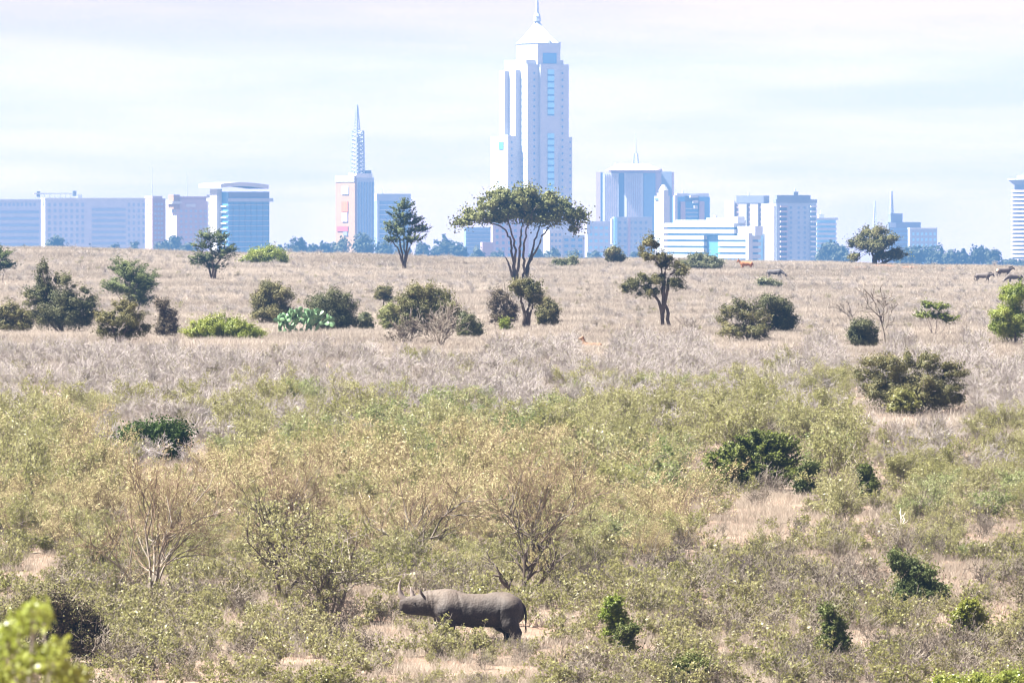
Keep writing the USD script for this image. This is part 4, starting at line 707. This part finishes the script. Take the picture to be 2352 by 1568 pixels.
def horn(name, P, r0, parent, mat=horn_look, e=.8):
    P = np.array(P, float); t = np.linspace(0, len(P) - 1, 22); Q = np.stack([PchipInterpolator(np.arange(len(P)), P[:, k])(t) for k in range(3)], 1); r = r0 * (1 - t / t[-1]) ** e + .004
    a = np.arange(10) * 2 * np.pi / 10; d = norm(np.gradient(Q, axis=0)); u = np.array([[0, 1., 0]]) - d * d[:, 1:2]; u = norm(u); w = np.cross(d, u)
    V = (Q[:, None] + r[:, None, None] * (np.cos(a)[None, :, None] * u[:, None] + np.sin(a)[None, :, None] * w[:, None])).reshape(-1, 3); i, j = np.meshgrid(np.arange(21), np.arange(10), indexing='ij')
    F = np.stack([i * 10 + j, i * 10 + (j + 1) % 10, (i + 1) * 10 + (j + 1) % 10, (i + 1) * 10 + j], -1).reshape(-1, 4); part(name, (V, F), mat, parent, True)
horn('front_horn', [(-1.60, 0, 1.28), (-1.71, 0, 1.40), (-1.765, 0, 1.55), (-1.77, 0, 1.69), (-1.725, 0, 1.86)], .098, rhino)
horn('rear_horn', [(-1.38, 0, 1.32), (-1.42, 0, 1.46), (-1.445, 0, 1.56), (-1.45, 0, 1.66)], .085, rhino)
for y in (-1, 1):
    a = np.linspace(0, 2 * np.pi, 13)[:-1]; rows = []
    for t, r, o in ((0, .045, 0), (.3, .075, .02), (.65, .065, .03), (.9, .03, .03), (1., .008, .03)):
        c = np.array([-1.10, .155 * y, 1.38]) + np.array([-.085, .05 * y, .24]) * t; rows.append(c + np.stack([np.cos(a) * r * .55 - o, np.sin(a) * r, 0 * a], 1))
    V = np.concatenate(rows); i, j = np.meshgrid(np.arange(4), np.arange(12), indexing='ij'); F = np.stack([i * 12 + j, i * 12 + (j + 1) % 12, (i + 1) * 12 + (j + 1) % 12, (i + 1) * 12 + j], -1).reshape(-1, 4)
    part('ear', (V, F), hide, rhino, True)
    e = trimesh.creation.icosphere(2, .026); e.apply_translation((-1.345, .168 * y, 1.215)); part('eye', e, eye_look, rhino, True)
    e = trimesh.creation.icosphere(2, .03); e.vertices *= [1, .5, .8]; e.apply_translation((-1.655, .085 * y, 1.15)); part('nostril', e, eye_look, rhino, True)
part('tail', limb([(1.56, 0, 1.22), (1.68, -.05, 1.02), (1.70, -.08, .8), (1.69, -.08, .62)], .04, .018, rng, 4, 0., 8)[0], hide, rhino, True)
part('tail_tuft', cones(np.tile([[1.69, -.08, .64]], (24, 1)), np.array([1.69, -.08, .48]) + rng.normal(size=(24, 3)) * [.025, .02, .04], .006, .003), eye_look, rhino)

def grazer(name, label, cat, base, L, hgt, heading, skin, head, hornspec, neck=(.0, .0), group=None, mane=None, lying=False, hump=.0, mark=None):
    """a small quadruped facing +x before it is turned by heading; head: (x, z) of the head's centre as shares of L and hgt"""
    b = pos(*base); R = 1.; bz = hgt * .68; r = hgt * .205
    zl = -hgt * .6 if lying else 0.
    P = [((-.36 * L, 0, bz), (0, 0, bz - .01), r * .92, r, .8), ((0, 0, bz - .01), (.3 * L, 0, bz + hump * .4), r, r * 1.1, .75), ((.28 * L, 0, bz + hump), (.34 * L, 0, bz + hump), r * .75, r * .7, .7), ((-.38 * L, 0, bz + .02), (-.42 * L, 0, bz - .08), r * .85, r * .7, .8)]
    hx, hz = head[0] * L, head[1] * hgt; dx, dz = head[2], head[3]; n0 = np.array([.36 * L, 0, bz + hump * .6]); h0 = np.array([hx, 0, hz]); hd = norm(np.array([dx, 0, dz]))
    P += [(n0, h0, r * .72, r * .36, .65), (h0, h0 + hd * hgt * .15, r * .37, r * .26, .75), (h0 + hd * hgt * .13, h0 + hd * hgt * .23, r * .26, r * .19, .85)]
    for y in (-1, 1):
        o = .05 * L * y
        P += [((.27 * L, .1 * y, bz - .05), (.29 * L + o, .11 * y, hgt * .36), r * .5, r * .24, 1.), ((.29 * L + o, .11 * y, hgt * .36), (.28 * L + o, .11 * y, .03), r * .2, r * .17, 1.),
              ((-.36 * L, .1 * y, bz - .04), (-.34 * L - o, .12 * y, hgt * .45), r * .62, r * .32, 1.), ((-.34 * L - o, .12 * y, hgt * .45), (-.43 * L - o, .12 * y, hgt * .27), r * .28, r * .18, 1.), ((-.43 * L - o, .12 * y, hgt * .27), (-.41 * L - o, .12 * y, .03), r * .18, r * .16, 1.)]
    root = thing(name, label, cat, b + [0, 0, zl], heading, group); part('body', organic(P, .045, .06, smooth=4), skin, root, True)
    if hornspec:
        for y in (-1, 1): horn('horn', [h0 + np.array(q) * [1, y, 1] for q in hornspec[0]], hornspec[1], root)
    for y in (-1, 1): part('ear', cones([h0 + [-.02, .06 * y, .04]], [h0 + [-.08, .22 * y, .08]], .04, .01, 5), skin, root)
    part('tail', limb([(-.42 * L - r * .6, 0, bz + .06), (-.45 * L - r * .75, 0, bz * .75), (-.44 * L - r * .75, 0, bz * .42)], .03, .035, rng, 3, 0, 5)[0], mane or skin, root)
    if mane: part('mane', cones(np.linspace(n0 + [0, 0, r * .65], h0 + [0, 0, r * .3], 30), np.linspace(n0 + [-.05, 0, r * .65 + .16], h0 + [-.06, 0, r * .3 + .12], 30), .035, .01, 4), mane, root)
    if mark: part('rump_patch', trimesh.Trimesh(trimesh.creation.icosphere(2, 1.).vertices * [r * .62, r * .72, r * .75] + [-.45 * L, 0, bz + .0], trimesh.creation.icosphere(2, 1.).faces), mark, root, True)
red_coat = plain('red_coat', (.24, .10, .042), .8, .15, 2.); black_coat = plain('black_coat', (.045, .04, .042), .7, .2, 2.); grey_coat = plain('grey_coat', (.07, .058, .052), .7, .25, 2.); sand_coat = plain('sand_coat', (.16, .088, .05), .8, .1, 2.); pale_coat = plain('pale_coat', (.46, .36, .26), .8, .15, 2.)
lyre = ([(-.02, .03, .05), (-.05, .10, .22), (-.02, .12, .34), (-.10, .10, .48)], .035); cow = ([(0, .04, .06), (0, .26, .02), (.02, .36, .14), (.02, .26, .28)], .045)
grazer('antelope', 'reddish brown antelope on the ridge before the white banded block, head to the left', 'antelope', (1714, 622), 1.55, 1.25, math.radians(176), red_coat, (.62, 1.02, .55, -1.), lyre, hump=.06)
grazer('antelope', 'sand-coloured antelope lying in pale scrub with its neck raised, centre of the plain', 'antelope', (1360, 800), 1.1, 1.15, math.radians(170), sand_coat, (.52, 1.14, 1., -.35), None, lying=True)
grazer('wildebeest', 'lone black wildebeest grazing with lowered head below the apartment tower', 'wildebeest', (1780, 643), 1.9, 1.35, math.radians(-28), black_coat, (.70, .48, .35, -1.), cow, mane=black_coat, hump=.12)
grazer('wildebeest', 'grey wildebeest, leftmost of the three near the right edge', 'wildebeest', (2258, 652), 1.75, 1.35, math.radians(-14), grey_coat, (.62, .80, .7, -1.), cow, mane=black_coat, hump=.10, group=None)
grazer('wildebeest', 'pale-rumped wildebeest walking away, middle one of the three near the right edge', 'wildebeest', (2306, 640), 1.7, 1.35, math.radians(18), grey_coat, (.66, .92, .8, -.8), cow, mane=black_coat, hump=.10, mark=pale_coat)
grazer('wildebeest', 'grey wildebeest with head down to the grass, rightmost of the three at the right edge', 'wildebeest', (2330, 655), 1.75, 1.35, math.radians(190), grey_coat, (.70, .34, .3, -1.), cow, mane=black_coat, hump=.10)

# ------------------------------------------------------------------ thicket, scrub and grass
stage.CreateClassPrim('/World/kinds')
def kind(name, tw, lv, wood, leaf):
    p = f'/World/kinds/{name}'; UsdGeom.Xform.Define(stage, p)
    usdkit.mesh(stage, p + '/twigs', tw, wood)
    if lv: usdkit.mesh(stage, p + '/leaves', lv, leaf)
    return p
rng = np.random.default_rng(2024)
K_ = {}
def make(name, cnt, **a):
    wood, leaf = a.pop('wood'), a.pop('leaf', None); K_[name] = []
    for i in range(cnt):
        r_ = np.random.default_rng(500 + len(K_) * 20 + i); tw, lv = shrub_meshes(r_, **{'h': 1., 'r': .6, 'nleaf': 0, 'lsize': .06, **a}); K_[name].append(kind(f'{name}_{"abcdef"[i]}', tw, lv, wood, leaf))
make('yellow_shrub', 4, h=2.2, r=1.5, nleaf=2200, lsize=.092, stems=8, kids=(5, 5), rad=.024, wood=twig_grey, leaf=lf_yellow, spread=1., top=1., minr=.006, off=.07)
make('green_shrub', 3, h=2.0, r=1.5, nleaf=2200, lsize=.10, stems=8, kids=(5, 5), rad=.024, wood=twig_grey, leaf=lf_green, spread=1., top=1., minr=.006, off=.07)
make('rusty_shrub', 4, h=2.1, r=1.7, nleaf=2700, lsize=.064, stems=8, kids=(5, 5, 3), rad=.026, wood=twig_orange, leaf=lf_orange, spread=1., top=1., minr=.0045, off=.05)
make('grey_shrub', 4, h=1.2, r=1.1, nleaf=260, lsize=.045, stems=12, kids=(5, 5), rad=.014, wood=twig_pale, leaf=lf_forb, spread=1., minr=.0065)
make('brown_twig_shrub', 3, h=1.0, r=.8, nleaf=160, lsize=.05, stems=9, kids=(5, 4), rad=.014, wood=twig_grey, leaf=lf_brown, spread=1., minr=.005)
make('leafy_herb', 4, h=.75, r=.55, nleaf=330, lsize=.082, stems=8, kids=(4, 3), rad=.009, wood=twig_grey, leaf=lf_forb, spread=1., minr=.004, off=.04)
make('dark_low_shrub', 3, h=.9, r=.8, nleaf=1100, lsize=.05, stems=9, kids=(5, 4), rad=.012, wood=twig_grey, leaf=lf_olive, spread=1., minr=.005, off=.05)
def tuft(r_, n, R, h, w, lean=.45):
    a = np.zeros((n, 3)); q = np.sqrt(r_.uniform(0, 1, n)) * R; t = r_.uniform(0, 6.283, n); a[:, 0], a[:, 1] = q * np.cos(t), q * np.sin(t)
    d = norm(np.stack([r_.normal(size=n) * lean, r_.normal(size=n) * lean, np.ones(n)], 1)); hh = h * r_.uniform(.45, 1.1, n); b = a + d * (hh * .55)[:, None]; d2 = norm(d + np.stack([r_.normal(size=n) * .5, r_.normal(size=n) * .5, np.zeros(n)], 1)); c = b + d2 * (hh * .5)[:, None]
    s = norm(np.cross(d, rdir(r_, n))) * w * .5
    V = np.stack([a - s, a + s, b - s * .8, b + s * .8, c], 1).reshape(-1, 3); V[:, 2] -= .03; i = np.arange(n)[:, None] * 5
    return V, np.concatenate([i + [0, 1, 3], i + [0, 3, 2], i + [2, 3, 4]])
GR = {'near': [], 'far': []}
for i in range(4):
    r_ = np.random.default_rng(900 + i); GR['near'].append(tuft(r_, 110, .55, .42, .011)); GR['far'].append(tuft(r_, 260, 1.7, .46, .03, .45))

def scatter(name, label, cat, protos, P, which, scale, rot, meshes=None, mats=None):
    """one object for what nobody could count"""
    pi = UsdGeom.PointInstancer.Define(stage, path_for(name)); base = str(pi.GetPath()); tg = []
    for i, p in enumerate(protos):
        nm = f'{base}/{p[0]}' + (f'_{i:03d}' if i else '')
        if isinstance(p[1], str): x = UsdGeom.Xform.Define(stage, nm); x.GetPrim().GetReferences().AddInternalReference(p[1])
        else: x = usdkit.mesh(stage, nm, p[1], p[2])
        tg.append(x.GetPath())
    pi.CreatePrototypesRel().SetTargets(tg)
    pi.CreateProtoIndicesAttr(Vt.IntArray.FromNumpy(np.asarray(which, np.int32))); pi.CreatePositionsAttr(Vt.Vec3fArray.FromNumpy(np.asarray(P, np.float32)))
    pi.CreateScalesAttr(Vt.Vec3fArray.FromNumpy(np.asarray(scale, np.float32)))
    pi.CreateOrientationsAttr(Vt.QuathArray([Gf.Quath(math.cos(a / 2), 0, 0, math.sin(a / 2)) for a in rot]))
    tag(pi, label, cat, kind='stuff')

def field(y0, y1, per_m2, margin=1.16):
    """random places between two distances, within the view and a margin beside it"""
    n = int(per_m2 * (y1 ** 2 - y0 ** 2) / 2 * TX * margin); y = np.sqrt(rng.uniform(y0 ** 2, y1 ** 2, n)); x = (rng.uniform(-.5, .5, n)) * TX * margin * y
    return np.stack([x, y, ground(x, y)], 1)
def blob(px, py, cx, cy, rx, ry): return np.exp(-(((px - cx) / rx) ** 2 + ((py - cy) / ry) ** 2))
KEEP = [(890, 1300, 1250, 1500)]                          # the rhino, in working pixels: nothing tall stands before it
solid = [pos(*b)[:2] for b in ((150, 768), (512, 785), (630, 748), (765, 765), (692, 766), (965, 772), (1208, 755), (1537, 755), (1715, 790), (1785, 768), (2330, 792), (358, 1062))]
# thicket shrubs, by where the vegetation of each kind grows
S = field(219, 430, .42); px, py = project(S); nz = meshkit.fbm(np.stack([S[:, 0] / 6, S[:, 1] / 9, 0 * px], 1), 3, 11); nz2 = meshkit.fbm(np.stack([S[:, 0] / 5, S[:, 1] / 7, 0 * px + 9], 1), 3, 12)
top_line = np.interp(px, [0, 500, 850, 1000, 1300, 1900, 2100, 2352], [1015, 1010, 960, 935, 930, 935, 1010, 1020])
dens = np.clip((py - top_line + 60 + 230 * (nz - .5)) / 170, 0, 1) * np.clip((1350 + 60 * (nz - .5) * 2 - np.interp(px, [0, 350, 1300, 1700, 2352], [0, 0, 0, 10, 10]) - py) / 90, 0, 1)
dens *= np.where(px > 1950, .85, 1.) * np.interp(px, [1200, 1500, 1800], [1, 1, .85]) * np.clip(.1 + 1.6 * nz2, 0, 1)
orange = .55 * (1.5 * blob(px, py, 330, 1210, 290, 120) + 1.3 * blob(px, py, 720, 1230, 220, 110) + 1.7 * blob(px, py, 1180, 1230, 270, 110) + .6 * blob(px, py, 1480, 1240, 200, 60) + .4 * blob(px, py, 60, 1180, 200, 120))
green = 1.4 * blob(px, py, 1120, 975, 330, 60) + .8 * blob(px, py, 1650, 1170, 260, 110) + .5 * blob(px, py, 700, 1080, 300, 50) + .8 * blob(px, py, 2250, 1200, 150, 80)
yellow = .9 + .6 * blob(px, py, 1800, 985, 300, 60)
w = np.stack([yellow, green, orange], 1) * (.4 + np.stack([nz, nz2, 1 - nz], 1)); w /= w.sum(1, keepdims=True)
u = rng.uniform(0, 1, len(S)); typ = (u[:, None] > np.cumsum(w, 1)).sum(1).clip(0, 2)
keep = rng.uniform(0, 1, len(S)) < dens
hgt_px = 190 * 226 / S[:, 1]
for x0, y0, x1, y1 in KEEP: keep &= ~((px > x0 - 60) & (px < x1 + 60) & (py > 1372))
top_px = py - 2.5 * np.interp(py, [930, 1000, 1100], [.72, .9, 1.]) / (TX * S[:, 1] / W)
for x0, y0, x1, y1 in ((275, 968, 445, 1024), (1625, 1000, 1830, 1118), (1825, 1062, 1878, 1138), (1965, 1072, 2018, 1152), (1990, 800, 2215, 930), (2045, 1270, 2165, 1400)):
    keep &= ~((px > x0 - 28) & (px < x1 + 28) & (py > y1 - 60) & (top_px < y1 - .12 * (y1 - y0)))
S, typ, px, py = S[keep], typ[keep], px[keep], py[keep]
size = rng.uniform(.5, 1.02, len(S)) * np.interp(py, [1180, 1300], [1., .66]) * np.where(px > 1950, .72, 1.); size *= np.interp(py, [930, 1000, 1100], [.72, .9, 1.])
names = ('yellow_shrub', 'green_shrub', 'rusty_shrub'); sub = np.array([rng.integers(0, len(K_[names[t]])) for t in typ]); rot = rng.uniform(0, 6.283, len(S))
order = np.argsort(-size / S[:, 1]); near = np.zeros(len(S), bool); near[order[:260]] = True
words = {0: 'yellowish small-leaved shrub', 1: 'fresh green leafy shrub', 2: 'rusty orange twiggy shrub'}
MARKS = ((358, 1000, 'glossy dark green dome bush'), (342, 1300, 'largest rusty thorn tree'), (690, 1250, 'rusty thorn tree with pale upper twigs'), (960, 1250, 'rusty thorn tree left of centre'), (1218, 1270, 'rusty thorn tree above the rhino'), (752, 1380, 'leaning grey tree'), (640, 1340, 'black-stemmed yellow tree'), (1000, 1400, 'rhino head'), (1190, 1400, 'rhino rump'),
    (1745, 1060, 'spreading green thorn bush'), (1850, 1110, 'narrow dark thicket bush'), (1995, 1120, 'slim dark green sapling bush'), (2110, 880, 'largest dark bush on the right'), (2115, 1340, 'dark green bush in the lower right'), (2075, 1230, 'bleached dead branch at right'), (1415, 1440, 'fresh green sapling'), (862, 1190, 'bleached forked twig'), (60, 1450, 'blurred foreground bush'), (2225, 1440, 'yellow-green conical bush'), (1912, 1460, 'dark slender bush'))
def label_(t, x, y, sz):
    dx, dy, n = min(((x - m[0], y - m[1], m[2]) for m in MARKS), key=lambda q: q[0] ** 2 + (1.6 * q[1]) ** 2)
    side = ('right of' if dx > 0 else 'left of') if abs(dx) > 1.3 * abs(dy) else ('below' if dy > 0 else 'above')
    far_ = math.hypot(dx, dy); how = 'just ' if far_ < 80 else ('well ' if far_ > 190 else '')
    return ('tall ' if sz > .95 else 'low ' if sz < .72 else 'middling ') + words[t] + f' {how}{side} the {n}'
for i in np.nonzero(near)[0]:
    t = typ[i]; l = label_(t, px[i], py[i], size[i]); z = size[i] * rng.uniform(.9, 1.1)
    clone(names[t], K_[names[t]][sub[i]], S[i] - [0, 0, .05], rot[i], (size[i], size[i], z), l, 'shrub', 'shrubs: ' + l)
far = ~near; prot = [(n, k) for n in names for k in K_[n]]; off = np.cumsum([0] + [len(K_[n]) for n in names])
scatter('thicket', 'yellow-green and rusty shrubs merging into one thicket behind the nearer shrubs', 'thicket', prot, S[far] - [0, 0, .05], off[typ[far]] + sub[far], np.repeat(size[far, None], 3, 1) * np.stack([np.ones(far.sum()), np.ones(far.sum()), rng.uniform(.85, 1.1, far.sum())], 1), rot[far])
# pale grey scrub between thicket and plain, and over the plain
S = field(340, 1060, .10); px, py = project(S); nz = meshkit.fbm(np.stack([S[:, 0] / 12, S[:, 1] / 25, 0 * px], 1), 3, 21)
d = np.where(py > 785, 1.0, .34 + .4 * np.clip(nz * 3 - 1.4, 0, 1)) * np.clip(.3 + nz * 1.4, 0, 1)
keep = (rng.uniform(0, 1, len(S)) < d) & (py < np.interp(px, [0, 500, 850, 1000, 1300, 1900, 2100, 2352], [1085, 1080, 1035, 1000, 995, 1000, 1110, 1150]))
S, py = S[keep], py[keep]
S2 = field(300, 560, .30); px2, py2 = project(S2); k2 = (py2 > 790) & (py2 < np.interp(px2, [0, 500, 850, 1000, 1300, 1900, 2100, 2352], [1085, 1080, 1035, 1000, 995, 1000, 1120, 1150])); S = np.concatenate([S, S2[k2]]); py = np.concatenate([py, py2[k2]])
px, py = project(S); ok = np.ones(len(S), bool)
for x0, x1, yb in ((0, 410, 770), (415, 612, 786), (570, 860, 768), (865, 1110, 790), (1120, 1290, 756), (1510, 1560, 756), (1640, 1840, 790), (1940, 2030, 804), (2105, 2200, 774), (2270, 2352, 794), (1330, 1400, 800), (1960, 2220, 948)): ok &= ~((px > x0 - 12) & (px < x1 + 12) & (py > yb - 25) & (py < yb + 48))
S, py = S[ok], py[ok]
n = len(S); sz = rng.uniform(.55, 1.05, n) * np.where(py < 780, .75, .95); pr = [('grey_shrub', k) for k in K_['grey_shrub']] + [('brown_twig_shrub', k) for k in K_['brown_twig_shrub']]
wh = np.where(rng.uniform(0, 1, n) < .78, rng.integers(0, 4, n), 4 + rng.integers(0, 3, n))
pr += [('leafy_herb', k) for k in K_['leafy_herb']] + [('dark_low_shrub', k) for k in K_['dark_low_shrub']]
pz = meshkit.fbm(np.stack([S[:, 0] / 9, S[:, 1] / 22, 0 * S[:, 0] + 2], 1), 3, 51); gp = (rng.uniform(0, 1, n) < np.clip(pz * 1.6 - .68, .01, .5)); wh = np.where(gp, np.where(rng.uniform(0, 1, n) < .7, 7 + rng.integers(0, 4, n), 11 + rng.integers(0, 3, n)), wh)
scatter('pale_scrub', 'pale grey mostly leafless scrub covering the plain behind the thicket', 'scrub', pr, S - [0, 0, .03], wh, np.repeat(sz[:, None], 3, 1), rng.uniform(0, 6.283, n))
# low plants of the open foreground
S = field(206, 335, 1.5); px, py = project(S); nz = meshkit.fbm(np.stack([S[:, 0] / 3.2, S[:, 1] / 6, 0 * px], 1), 3, 31); nz3 = meshkit.fbm(np.stack([S[:, 0] / 5, S[:, 1] / 8, 0 * px + 4], 1), 3, 33)
bare_soil = .6 * (1.1 * blob(px, py, 780, 1400, 120, 30) + 1. * blob(px, py, 2290, 1440, 110, 60) + .8 * blob(px, py, 560, 1440, 110, 28) + .7 * blob(px, py, 1330, 1420, 90, 60) + .8 * blob(px, py, 860, 1460, 90, 30) + .6 * blob(px, py, 1560, 1310, 120, 30))
d = np.clip(nz * 2.2 - .42, .08, 1) * np.interp(py, [1000, 1200, 1300], [.10, .2, 1.]) * (py > 1000) * np.clip(1 - bare_soil, .05, 1)
keep = rng.uniform(0, 1, len(S)) < d; S, px, py, nz3 = S[keep], px[keep], py[keep], nz3[keep]; n = len(S)
twiggy = np.clip((px - 1500) / 900, 0, .2) + .10 + .5 * (nz3 - .5); u = rng.uniform(0, 1, n)
wh = np.where(u < twiggy, 4 + rng.integers(0, 3, n), np.where(u < twiggy + .05, 7 + rng.integers(0, 3, n), rng.integers(0, 4, n))); sz = rng.uniform(.55, 1.15, n)
front = (px > 880) & (px < 1250) & (py > 1470); sz = np.where(front, sz * .55, sz)
behind = (px > 900) & (px < 1240) & (py <= 1480) & (py > 1440); sz = np.where(behind, sz * .6, sz)
pr = [('leafy_herb', k) for k in K_['leafy_herb']] + [('brown_twig_shrub', k) for k in K_['brown_twig_shrub']] + [('dark_low_shrub', k) for k in K_['dark_low_shrub']]
scatter('ground_cover', 'low leafy herbs and brown twigs covering the open ground around the rhino', 'ground cover', pr, S - [0, 0, .02], wh, np.repeat(sz[:, None], 3, 1), rng.uniform(0, 6.283, n))
# leafy plants standing right before the rhino
for x, y, s_, k in ((985, 1506, .95, 0), (1035, 1503, 1.05, 1), (1080, 1500, .95, 2), (1115, 1502, .8, 3), (1010, 1516, 1., 2), (1060, 1514, .9, 0), (945, 1508, .85, 3), (1005, 1496, 1.35, 1), (1215, 1510, .8, 2)):
    b = pos(x, y); clone('leafy_herb', K_['leafy_herb'][k], b - [0, 0, .02], x * 1.3, (s_, s_, s_), 'leafy green herb standing right in front of the legs of the rhino', 'plant', 'leafy herbs in front of the rhino')
# grass
S = field(204, 335, 1.7); px, py = project(S); nz = meshkit.fbm(np.stack([S[:, 0] / 4, S[:, 1] / 7, 0 * px], 1), 3, 41)
bs = .9 * blob(px, py, 780, 1400, 110, 26) + .9 * blob(px, py, 2290, 1440, 110, 55) + .7 * blob(px, py, 560, 1440, 100, 26)
keep = rng.uniform(0, 1, len(S)) < np.clip(nz * 2 - .25, .1, 1) * np.clip(1 - bs, .08, 1); S = S[keep]; n = len(S); sz = rng.uniform(.6, 1.2, n)
scatter('dry_grass', 'tufts of dry straw-coloured grass on the open ground near the rhino', 'grass', [('tuft', t, straw) for t in GR['near']], S, rng.integers(0, 4, n), np.repeat(sz[:, None], 3, 1), rng.uniform(0, 6.283, n))
S = field(325, 1120, .26); n = len(S); sz = np.interp(S[:, 1], [325, 600, 1100], [.8, 1., 1.25]) * rng.uniform(.75, 1.2, n)
scatter('bleached_grass', 'bleached dry grass covering the plain up to the ridge', 'grass', [('tuft', t, straw_far) for t in GR['far']], S, rng.integers(0, 4, n), np.stack([sz, sz, sz * rng.uniform(.7, 1.15, n)], 1), rng.uniform(0, 6.283, n))

# ------------------------------------------------------------------ air
haze_look = M0(stage, LK + 'haze', {"v": ("principled_volume", {"color": (.21, .50, 1.0), "density": 5.6e-5, "anisotropy": 0.})}, volume="v.volume")
zlo, zhi = float(ZZ.min()) - 1., 175.
hb = trimesh.creation.box((4700, 9500, zhi - zlo)); hb.apply_translation((0, 4650, (zlo + zhi) / 2))
hz_ = usdkit.mesh(stage, '/World/haze', hb, haze_look); tag(hz_, 'pale blue haze in the air before the city', 'haze', kind='stuff')
